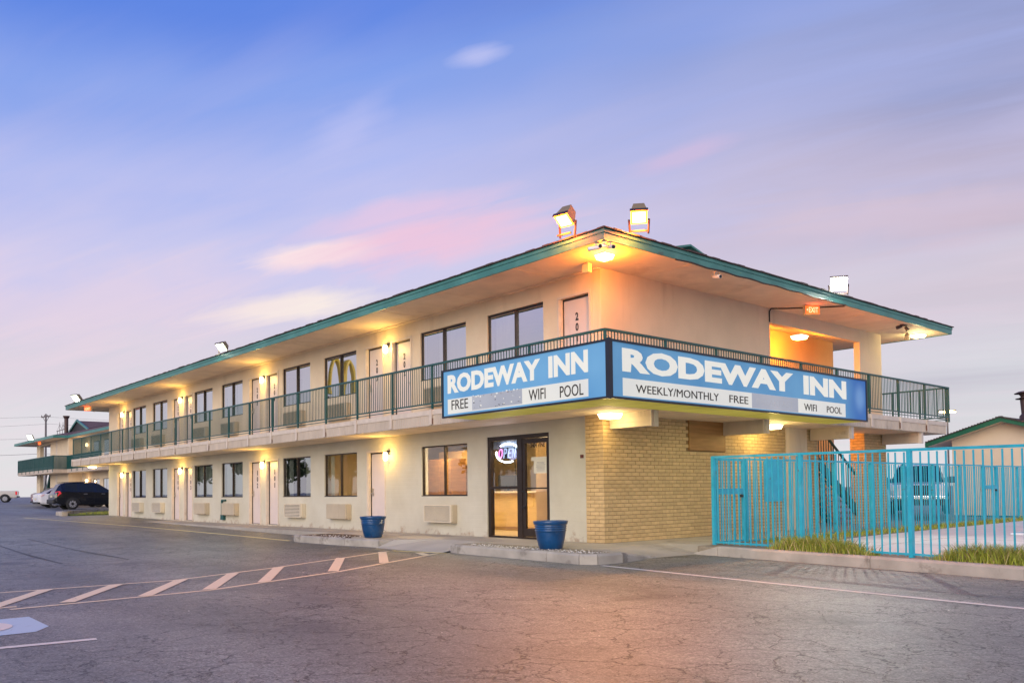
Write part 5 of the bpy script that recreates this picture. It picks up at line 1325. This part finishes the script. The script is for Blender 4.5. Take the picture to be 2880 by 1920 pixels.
mb = MB(); mb.lathe([(.26, -.3), (.24, .02), (.17, .10), (.165, .12)], 20); mb.build('flashing', 'cap', fl, smooth=True)
mb = MB(); mb.tube((0, 0, .1), (0, 0, .72), .165, .165, 20); mb.build('pipe', 'cap', fl)
mb = MB(); mb.lathe([(.001, .70), (.30, .66), (.31, .68), (.001, .72)], 24); mb.lathe([(.12, .72), (.16, .80), (.2, .84)], 16); mb.build('collar', 'cap', fl)
mb = MB(); mb.lathe([(.18, .84), (.33, .86), (.33, .88), (.20, .93), (.001, .95)], 24); mb.build('rain_cap', 'cap', fl)
fl.rotation_euler = (0, R(-4), 0)

# ================================================================== vehicles
def wheel(parent, x, y, r, w, side, rim=True, spokes=8):
    mb = MB(); prof = [(r * .62, -w / 2), (r * .9, -w / 2), (r, -w * .35), (r, w * .35), (r * .9, w / 2), (r * .62, w / 2)]
    n = 24; b = len(mb.v)
    for (rr, yy) in prof:
        for i in range(n):
            a = 2 * math.pi * i / n; mb.v.append((rr * math.cos(a), yy, rr * math.sin(a)))
    for k in range(len(prof) - 1):
        for i in range(n):
            j = (i + 1) % n; mb.f.append((k * n + i, k * n + j, (k + 1) * n + j, (k + 1) * n + i)); mb.mi.append(0)
    wh = bpy.data.objects.new('wheel', mb.mesh('wheel', 'rubber', True)); COL.objects.link(wh); wh.parent = parent; wh.location = (x, y, r)
    mb = MB(); yo = side * w * .40
    for i in range(spokes):
        a = 2 * math.pi * i / spokes; mb.bar((0, yo, 0), (r * .58 * math.cos(a), yo, r * .58 * math.sin(a)), .09 * r / .35, .03, 0, (0, 1, 0))
    for i in range(n):
        a0, a1 = 2 * math.pi * i / n, 2 * math.pi * (i + 1) / n; q = []
        for rr, aa in ((r * .56, a0), (r * .65, a0), (r * .65, a1), (r * .56, a1)): q.append((rr * math.cos(aa), yo, rr * math.sin(aa)))
        mb.poly(q)
    mb.build('rim', 'alloy', wh)
    mb = MB(); mb.tube((0, -side * .02, 0), (0, side * .02, 0), r * .62, n=20); mb.build('hub', 'black', wh)
    return wh
def car(name, label, loc, rz, paint, st, glass_spans, wheels, r=.34, extra=None, group='vehicles parked on the lot'):
    """st: stations front to back: x, z bottom, half width bottom, half width belt, z belt, half width roof, z roof"""
    t = thing(name, label, name.split('_')[-1] if name != 'pickup_truck' else 'pickup truck', loc, rz, group)
    body, gl = MB(), MB()
    def ring(s):
        x, zb, wb, wm, zm, wr, zr = s
        return [(x, 0, zb), (x, wb * .92, zb), (x, wb, zb + .10), (x, wm, zb + (zm - zb) * .55), (x, wm * .985, zm - .02), (x, wm * .95, zm), (x, wr, max(zm + .004, zr - .06)), (x, wr * .88, max(zm + .006, zr - .012)), (x, 0, max(zm + .01, zr))]
    rings = [ring(s) for s in st]; nr = len(rings[0])
    for i in range(len(rings) - 1):
        for j in range(nr - 1):
            for sgn in (1, -1):
                q = [rings[i][j], rings[i + 1][j], rings[i + 1][j + 1], rings[i][j + 1]]; q = [(p[0], p[1] * sgn, p[2]) for p in q]
                if sgn > 0: q = q[::-1]
                g_ = (j == 5 and glass_spans.get(i) in ('side', 'both')) or (j in (6, 7, 5) and glass_spans.get(i) in ('screen',)) 
                (gl if g_ else body).poly(q)
    for k, rev in ((0, False), (-1, True)):
        q = rings[k] + [(p[0], -p[1], p[2]) for p in rings[k][-2:0:-1]]; body.poly(q if not rev else q[::-1])
    bo_ = body.build('body', paint, t)
    if gl.v: gl.build('window', 'carglass', t)
    for x in wheels:
        for sd_ in (-1, 1): wheel(t, x, sd_ * (st[len(st) // 2][3] - .09), r, .22, sd_)
        for sd_ in (-1, 1):
            mb = MB(); yy = sd_ * (st[len(st) // 2][3] + .004); n = 14
            for i in range(n):
                a0, a1 = math.pi * i / n, math.pi * (i + 1) / n; q = []
                for rr, aa in ((r * .98, a0), (r * 1.2, a0), (r * 1.2, a1), (r * .98, a1)): q.append((x + rr * math.cos(aa), yy, r + rr * math.sin(aa)))
                mb.poly(q if sd_ < 0 else q[::-1])
            mb.build('wheel_arch', 'black' , t)
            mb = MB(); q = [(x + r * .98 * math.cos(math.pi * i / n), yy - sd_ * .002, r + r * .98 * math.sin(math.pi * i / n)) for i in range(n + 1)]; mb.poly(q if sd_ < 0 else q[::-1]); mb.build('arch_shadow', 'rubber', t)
    if extra: extra(t)
    return t
# the black suv: nose to +x in its own frame
SUV = [(2.30, .42, .60, .70, .78, .60, .80), (2.18, .30, .86, .88, .95, .74, .97), (1.45, .28, .90, .93, 1.05, .76, 1.09), (.98, .26, .91, .94, 1.09, .74, 1.12), (.25, .25, .91, .945, 1.10, .64, 1.62), (.05, .25, .91, .945, 1.10, .64, 1.68), (-.10, .25, .91, .945, 1.11, .65, 1.70), (-.95, .25, .91, .945, 1.12, .65, 1.72),
       (-1.05, .25, .91, .945, 1.12, .65, 1.72), (-1.75, .27, .91, .94, 1.14, .63, 1.67), (-1.95, .30, .90, .93, 1.14, .60, 1.60), (-2.22, .40, .86, .90, 1.08, .60, 1.20), (-2.34, .46, .78, .82, .95, .60, .98)]
def suv_extra(t):
    for sd_ in (-1, 1):
        mb = MB(); mb.v = [(-2.33, sd_ * .62, .86), (-2.20, sd_ * .93, .84), (-1.98, sd_ * .945, 1.02), (-2.06, sd_ * .92, 1.16), (-2.26, sd_ * .66, 1.12)]; mb.f = [(0, 1, 3, 4), (1, 2, 3)]; mb.mi = [0, 0]
        mb.build('tail_light', 'redlens', t)
        for x in (-.62, .42): mb = MB(); mb.bar((x - .11, sd_ * .965, .97), (x + .11, sd_ * .965, .97), .03, .035); mb.build('door_handle', 'chrome', t)
        mb = MB(); mb.box(.72, sd_ * .95 - (.0 if sd_ > 0 else .2), 1.08, .88, sd_ * .95 + (.2 if sd_ > 0 else 0), 1.22); bevel(mb.build('mirror', 'carblack', t), .03)
        mb = MB(); mb.bar((-1.9, sd_ * .60, 1.70), (.0, sd_ * .60, 1.75), .03, .03); mb.build('roof_rail', 'black', t)
        for x in (-.10, .96): mb = MB(); mb.box(x, sd_ * .948 - .002, .45, x + .008, sd_ * .948 + .002, 1.06); mb.build('door_seam', 'rubber', t)
    mb = MB(); mb.box(-2.44, -.84, .38, -2.25, .84, .66); bevel(mb.build('bumper', 'black', t), .06, 3)
    mb = MB(); mb.box(-2.352, -.26, .78, -2.345, .26, .90); mb.build('number_plate', 'aclite', t)
    mb = MB(); mb.v = [(-2.0, -.52, 1.58), (-2.24, -.56, 1.16), (-2.24, .56, 1.16), (-2.0, .52, 1.58)]; mb.f = [(0, 1, 2, 3)]; mb.mi = [0]; mb.build('rear_window', 'carglass', t)
car('black_suv', 'black suv parked nose in beyond the grassy kerb', (-47.3, 2.95, .20), R(90), 'carblack', SUV, {3: 'screen', 6: 'side', 8: 'side', 4: 'side'}, (-1.35, 1.35), .36, suv_extra)
SED = [(2.35, .35, .60, .66, .62, .55, .64), (2.2, .25, .84, .86, .74, .70, .76), (1.4, .22, .88, .90, .86, .74, .89), (.85, .22, .89, .91, .90, .72, .93), (.05, .22, .89, .91, .92, .58, 1.36), (-.9, .22, .89, .91, .94, .58, 1.42), (-1.3, .22, .89, .91, .95, .57, 1.37), (-1.85, .24, .88, .90, .97, .68, 1.02), (-2.2, .28, .84, .87, .98, .70, 1.01), (-2.38, .42, .76, .80, .90, .60, .94)]
def sed_extra(t):
    for sd_ in (-1, 1):
        mb = MB(); mb.v = [(-2.39, sd_ * .50, .80), (-2.24, sd_ * .885, .78), (-2.02, sd_ * .905, .93), (-2.30, sd_ * .52, .95)]; mb.f = [(0, 1, 2, 3)]; mb.mi = [0]; mb.build('tail_light', 'redlens', t)
        for x in (-.65, .35): mb = MB(); mb.bar((x - .1, sd_ * .925, .82), (x + .1, sd_ * .925, .82), .03, .03); mb.build('door_handle', 'chrome', t)
    mb = MB(); mb.box(-2.42, -.80, .28, -2.25, .80, .40); bevel(mb.build('bumper', 'black', t), .04)
    mb = MB(); mb.box(-2.40, -.26, .55, -2.392, .26, .67); mb.build('number_plate', 'aclite', t)
car('white_sedan', 'white sedan parked left of the black suv', (-53.2, 3.3, .26), R(90), 'carwhite', SED, {3: 'screen', 4: 'side', 5: 'side', 6: 'screen'}, (-1.4, 1.4), .34, sed_extra)
car('maroon_sedan', 'maroon and silver car tail left of the white sedan', (-59.5, 4.4, .30), R(90), 'carred', SED, {3: 'screen', 4: 'side', 5: 'side', 6: 'screen'}, (-1.4, 1.4), .34, sed_extra)
PK = [(2.85, .50, .70, .80, .92, .70, .95), (2.70, .42, .92, .95, 1.08, .84, 1.10), (1.75, .40, .96, .99, 1.14, .86, 1.17), (1.25, .40, .97, 1.0, 1.16, .84, 1.19), (.62, .40, .97, 1.0, 1.18, .70, 1.80), (.40, .40, .97, 1.0, 1.18, .72, 1.86), (-.55, .40, .97, 1.0, 1.18, .72, 1.86), (-.70, .40, .97, 1.0, 1.18, .72, 1.82), (-.80, .42, .97, 1.0, 1.20, .9, 1.21), (-2.75, .45, .97, 1.0, 1.22, .9, 1.22), (-2.85, .50, .95, .98, 1.20, .9, 1.21)]
def pk_extra(t):
    for sd_ in (-1, 1):
        mb = MB(); mb.box(-2.87, sd_ * .99 - .10, .80, -2.70, sd_ * .99 + .02 if sd_ > 0 else sd_ * .99 + .10, 1.14) if sd_ > 0 else mb.box(-2.87, -1.01, .80, -2.70, -.89, 1.14); mb.build('tail_light', 'redlens', t)
        mb = MB(); mb.box(.55, min(sd_ * 1.0, sd_ * 1.26), 1.14, .68, max(sd_ * 1.0, sd_ * 1.26), 1.38); bevel(mb.build('mirror', 'black', t), .03)
        mb = MB(); mb.box(2.74, min(sd_ * .62, sd_ * .93), .84, 2.86, max(sd_ * .62, sd_ * .93), 1.06); bevel(mb.build('headlight', 'lens', t), .03)
    mb = MB(); mb.prism([(-.55, .70), (.55, .70), (.50, .98), (.36, 1.06), (-.36, 1.06), (-.50, .98)], 0, .03)
    mb.v = [(2.86 + p[2], p[0], p[1]) for p in mb.v]; mb.build('grille', 'black', t)
    mb = MB(); mb.box(2.80, -.95, .54, 2.96, .95, .68); bevel(mb.build('bumper', 'chrome', t), .03)
    mb = MB(); mb.box(2.80, -.85, .34, 2.93, .85, .53); mb.build('lower_bumper', 'black', t)
    mb = MB(); mb.box(-2.98, -.95, .52, -2.84, .95, .66); bevel(mb.build('rear_bumper', 'black', t), .03)
car('pickup_truck', 'pale beige pickup at the far left edge, tail to the right', (-92.0, 4.15, .47), R(255), 'carbeige', PK, {3: 'screen', 4: 'side', 5: 'side'}, (-1.75, 1.75), .40, pk_extra)
car('pickup_truck', 'white pickup facing the camera behind the pool fence', (-3.15, 21.3, .0), R(-67), 'carwhite', PK, {3: 'screen', 4: 'side', 5: 'side'}, (-1.75, 1.75), .40, pk_extra)
car('white_sedan', 'white car half hidden behind the stair and the pool fence', (-6.2, 24.4, .0), R(-67), 'carwhite', SED, {3: 'screen', 4: 'side', 5: 'side', 6: 'screen'}, (-1.4, 1.4), .34, sed_extra)

# ================================================================== second wing of the motel, far left
w2 = thing('motel_wing', 'second motel wing with teal eaves and balcony at far left', 'building')
E2 = .36
def w2box(name, m, *boxes):
    mb = MB()
    for b in boxes: mb.box(*b)
    return mb.build(name, m, w2)
w2box('wall', 'stucco', (-74.5, 5.3, 0, -73.2, 5.6, 5.72), (-69.4, 5.3, 0, -63.3, 5.6, 5.72), (-73.2, 5.31, 5.5, -69.4, 5.6, 5.72), (-69.6, 5.61, 0, -69.4, 12, 5.7), (-63.6, 5.61, 0, -63.3, 6.3, 5.72))
w2box('wall', 'stucco', (-63.29, 6.3, 0, -61.2, 6.6, 5.72), (-61.2, 6.302, 2.36, -52, 6.6, 3.95), (-61.2, 6.301, 5.2, -52, 6.6, 5.72), (-60.0, 6.3, 3.95, -45, 6.6, 5.2), (-61.2, 6.3, 3.95, -60.0, 6.6, 5.2), (-61.2, 6.3, 0, -60.0, 6.6, 2.36), (-58.3, 6.3, 0, -57.4, 6.6, 2.36), (-55.7, 6.3, 0, -45, 6.6, 2.36), (-60.0, 6.302, 0, -55.7, 6.6, 1.2))
w2box('balcony_slab', 'panel', (-76.0, 4.1, 2.9, -62.9, 5.29, 3.2), (-62.899, 5.1, 2.9, -53.3, 6.29, 3.2))
for a, b in ((-60.0, -58.3), (-57.4, -55.7)):
    mb = MB(); mb.box(a, 6.36, 1.2, b, 6.40, 2.36); f = mb.build('window', 'frame', w2)
    for k in (0, 1): p = MB(); q0 = a + .05 + k * (b - a) / 2; p.poly([(q0, 6.352, 1.25), (q0 + (b - a) / 2 - .1, 6.352, 1.25), (q0 + (b - a) / 2 - .1, 6.352, 2.31), (q0, 6.352, 2.31)]); p.build('pane', 'glass', f)
for a, b in ((-59.9, -58.3), (-56.9, -55.2)):
    mb = MB(); mb.box(a, 6.26, 4.1, b, 6.298, 5.3); f = mb.build('window', 'frame', w2); p = MB(); p.poly([(a + .06, 6.255, 4.16), (b - .06, 6.255, 4.16), (b - .06, 6.255, 5.24), (a + .06, 6.255, 5.24)]); p.build('pane', 'glass', f)
mb = MB(); mb.box(-67.5, 5.296, 0, -66.9, 5.299, 5.72); mb.build('downpipe', 'trim', w2)
mb = MB(); mb.box(-62.2, 6.27, .3, -60.6, 6.298, 2.35); mb.build('opening', 'plywood', w2)
mb = MB(); mb.box(-78.2, 4.2, 5.73, -63.3, 12, 5.74); mb.box(-63.29, 5.24, 5.73, -45, 12, 5.74); rf = mb.build('roof_soffit', 'soffit', w2)
mb = MB(); mb.box(-78.2, 4.17, 5.72, -63.3, 4.2, 5.93); mb.box(-78.23, 4.17, 5.72, -78.2, 12, 5.93); mb.box(-63.3, 5.21, 5.72, -45, 5.24, 5.93); mb.box(-63.299, 4.17, 5.72, -63.27, 5.21, 5.93); mb.build('fascia', 'teal', w2)
mb = MB()
mb.poly([(-78.2, 4.17, 5.935), (-63.3, 4.17, 5.935), (-63.3, 5.21, 5.936), (-45, 5.21, 5.936), (-45, 6.75, 6.35), (-66.5, 6.75, 6.55)])
mb.poly([(-66.5, 6.74, 7.41), (-63.2, 6.74, 6.55), (-45, 6.75, 6.35), (-45, 14, 6.35), (-66.5, 14, 7.41)])
mb.poly([(-66.5, 14, 7.41), (-70, 14, 6.4), (-70, 6.74, 6.4), (-66.5, 6.74, 7.41)]); mb.build('roof', 'roofbrown', w2)
mb = MB(); mb.poly([(-69.2, 6.735, 6.5), (-63.4, 6.735, 6.5), (-66.5, 6.735, 7.38)]); mb.build('gable_vent', 'black', w2)
mb = MB(); mb.bar((-69.6, 6.68, 6.42), (-66.5, 6.68, 7.44), .12, .16); mb.bar((-66.5, 6.68, 7.44), (-63.0, 6.68, 6.45), .12, .16); mb.build('gable_rake', 'teal', w2)
r2 = thing('balcony_railing', 'distant teal railing on the balcony of the second wing', 'railing', (0, 0, 0))
mb = MB(); mb.bar((-76, 4.1, 4.27), (-62.9, 4.1, 4.27), .05, .05); mb.bar((-62.9, 4.1, 4.27), (-62.9, 5.1, 4.27), .05, .05); mb.bar((-62.9, 5.1, 4.27), (-53.3, 5.1, 4.27), .05, .05)
[mb.box(-62.92, 4.1 + .085 * i, 3.2, -62.88, 4.16 + .085 * i, 4.25) for i in range(12)]; mb.bar((-76, 4.1, 3.36), (-62.9, 4.1, 3.36), .03, .03); mb.bar((-62.9, 5.1, 3.36), (-53.3, 5.1, 3.36), .03, .03); mb.build('rail', 'rail', r2)
mb = MB(); x = -76.0
while x < -53.3:
    yy = 4.1 if x < -62.9 else 5.1; mb.box(x - .014, yy - .014, 3.2, x + .014, yy + .014, 4.25); x += .085
tag(mb.build('balusters', 'rail', r2), kind='stuff')
for x in [-76 + 1.62 * i for i in range(14)]:
    yy = 4.1 if x < -62.9 else 5.1; mb = MB(); mb.box(x - .035, yy - .035, 3.0, x + .035, yy + .035, 4.25); mb.build('post', 'rail', r2)
ch = thing('flue', 'dark flared flue pipe on the far wing roof', 'chimney', (-66.6, 6.55, 6.4))
mb = MB(); mb.tube((0, 0, 0), (0, 0, 1.45), .16, .16, 14); mb.build('pipe', 'cap', ch); mb = MB(); mb.lathe([(.17, 1.40), (.27, 1.60), (.27, 1.64), (.001, 1.66)], 16); mb.build('rain_cap', 'cap', ch)
ch.location = (-68.4, 6.3, 6.3)
exit_sign((-69.9, 4.6, 5.72), R(20), 'glowing red exit sign on the second wing', False)
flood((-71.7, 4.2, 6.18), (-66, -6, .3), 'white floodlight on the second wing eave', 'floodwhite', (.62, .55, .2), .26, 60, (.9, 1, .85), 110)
for z_, lb in ((5.1, 'upper lamp on the second wing'), (2.2, 'lower lamp on the second wing')):
    t = thing('wall_lamp', lb + ' wall, far left', 'wall lamp', (-61.4, 6.29, z_)); mb = MB(); mb.lathe([(.001, -.15), (.09, -.13), (.10, .12), (.001, .16)], 10, 0, (0, -.12, 0)); mb.build('glass_jar', 'lampglass', t); lamp('POINT', (-61.4, 5.95, z_), 10, (1, .6, .25), .1)
wst = thing('staircase', 'dark green stair beside the second wing pillar', 'staircase', (-72.6, 5.9, .3))
mb = MB(); mb.bar((-.2, 0, 0), (2.2, 0, 2.6), .9, .25); mb.build('stringer', 'rail', wst); mb = MB(); mb.bar((-.2, -.45, .9), (2.2, -.45, 3.5), .05, .05); mb.build('handrail', 'rail', wst)

# ================================================================== poles and wires
up_ = thing('utility_pole', 'wooden utility pole with crossarm above the second wing', 'utility pole', (-189.8, 30.3, .3))
mb = MB(); mb.tube((0, 0, 0), (0, 0, 18.4), .26, .17, 10); mb.build('pole', 'wood', up_)
mb = MB(); mb.bar((-.62, -.72, 17.7), (.62, .72, 17.95), .22, .22); mb.build('crossarm', 'wood', up_)
mb = MB(); mb.bar((-.45, -.5, 17.7), (0, 0, 16.6), .08, .08); mb.bar((.45, .5, 17.8), (0, 0, 16.6), .08, .08); mb.build('brace', 'wood', up_)
for k in (-.58, -.2, .25, .6): mb = MB(); mb.lathe([(.07, 0), (.11, .12), (.05, .2), (.09, .3), (.001, .38)], 8, 0, (k, k * 1.15, 17.85 + k * .12)); mb.build('insulator', 'cap', up_)
hs = thing('switch_rack', 'steel electrical rack with twin horns beyond the far roof', 'electrical rack', (-209.9, 37.8, .3))
mb = MB()
for k in (-.9, -.3, .3, .9): mb.tube((k * .66, k * .75, 10), (k * .66, k * .75, 16.4), .07, .07, 6)
mb.build('upright', 'wood', hs)
mb = MB(); mb.bar((-.7, -.8, 16.2), (.7, .8, 16.8), .16, .16); mb.build('crossarm', 'wood', hs)
for k in (-.35, .45):
    mb = MB(); mb.tube((k * .66, k * .75, 16.4), (k * .66, k * .75, 18.4), .06, .05, 6); mb.bar((k * .66 - .33, k * .75 - .38, 16.6), (k * .66, k * .75, 17.8), .05, .05); mb.bar((k * .66 + .33, k * .75 + .38, 16.8), (k * .66, k * .75, 17.8), .05, .05); mb.build('horn', 'wood', hs)
for z0_, z1_, yy, lb in ((19.1, 18.1, 0, 'topmost thin power line crossing the left sky'), (15.4, 16.6, .6, 'second thin power line crossing the left sky'), (14.1, 13.6, .9, 'third thin power line crossing the left sky'), (10.3, 10.2, -.3, 'lowest dark power line crossing behind the second wing')):
    t = thing('power_line', lb, 'power line', (0, 0, 0), 0, 'power lines in the left sky'); mb = MB()
    a, m_, b = Vector((-240, -30 + yy, z0_ + 1)), Vector((-189.8, 30.3 + yy, z1_)), Vector((-150, 95, z1_ - 1.2))
    pts = []
    for i in range(13): u = i / 12; p = a.lerp(m_, u); p.z -= 1.0 * 4 * u * (1 - u); pts.append(p)
    for i in range(1, 13): u = i / 12; p = m_.lerp(b, u); p.z -= 1.0 * 4 * u * (1 - u); pts.append(p)
    mb.path(pts, .035 if z0_ > 11 else .06, 4); mb.build('wire_run', 'wire', t)
slm = thing('street_lamp', 'thin street lamp with a flat lit head behind the balcony end', 'street lamp', (-7.43, 35.04, 0))
mb = MB(); mb.tube((0, 0, 0), (0, 0, 5.0), .06, .045, 8); mb.build('post', 'wood', slm); mb = MB(); mb.bar((-.35, -.3, 5.05), (.3, .3, 5.05), .2, .06); mb.build('arm', 'cap', slm)
mb = MB(); mb.box(-.30, -.30, 4.94, .32, .30, 5.015); mb.build('lamp_head', 'floodorange', slm)

# ================================================================== trees
def tree(name, label, loc, h, spread, n, ls, group):
    t = thing(name, label, 'tree', loc, 0, group)
    mb = MB(); mb.tube((0, 0, -.1), (0, 0, h * .45), h * .035, h * .022, 8)
    limbs = []
    for i in range(7):
        a = random.random() * 6.28; z = h * random.uniform(.3, .5); e_ = (math.cos(a) * spread * .6, math.sin(a) * spread * .6, h * random.uniform(.6, .85)); mb.tube((0, 0, z), e_, h * .014, h * .005, 5); limbs.append(e_)
    mb.build('trunk', 'trunk', t)
    mb = MB(); cl_ = [(random.gauss(0, spread * .4), random.gauss(0, spread * .4), h * random.uniform(.42, .92), spread * random.uniform(.22, .42)) for _ in range(16)]
    for i in range(n):
        c = random.choice(cl_); v = Vector((random.gauss(0, 1), random.gauss(0, 1), random.gauss(0, .8))).normalized() * c[3] * random.random() ** .4
        p = Vector(c[:3]) + v; s = ls * random.uniform(.6, 1.3); q = Vector((random.gauss(0, 1), random.gauss(0, 1), random.gauss(0, 1))).normalized(); u = q.orthogonal().normalized() * s; w = q.cross(u).normalized() * s * .6
        mb.poly([p - u, p - w, p + u, p + w])
    mb.build('crown', 'leaf', t)
    return t
tree('bushy_tree', 'small dark tree top showing above the far fence', (-9.2, 50, .0), 4.6, 1.9, 900, .16, 'trees far behind')
base_t = tree('street_tree', 'broad tree across the street seen in the window glass', (-46, -58, 0), 9.5, 4.2, 1500, .42, 'trees across the street')
for i, (x, y, s) in enumerate([(-60, -52, .9), (-75, -60, 1.1), (-96, -50, 1.0), (-118, -62, 1.15), (-30, -56, .85), (-140, -55, 1.1), (-18, -62, 1.0), (-86, -68, 1.2), (-160, -50, 1.0), (-180, -58, 1.2), (-108, -46, .8)]):
    c = copy_tree(base_t); c.location = (x, y, .3); c.scale = (s, s, s); c.rotation_euler = (0, 0, i * 1.7)
# roadside restaurant sign across the street, seen as a reflection in an upper window
rs = thing('roadside_sign', 'tall yellow twin arch roadside sign mirrored in an upper window', 'sign', (-61.8, -29.2, .3), R(65))
mb = MB(); mb.box(-.3, -.25, 0, .3, .25, 9.6); mb.build('pylon', 'cap', rs)
mb = MB()
for k in (-1, 1):
    pts = [(k * 1.05 + 1.0 * math.cos(math.pi * i / 12), 0, 10.2 + 3.6 * math.sin(math.pi * i / 12) ** .8) for i in range(13)]; mb.path(pts, .24, 8)
mb.build('arch', 'yellow', rs)
mb = MB(); mb.box(-2.3, -.2, 9.0, 2.3, .2, 10.0); mb.build('board', 'carred', rs)
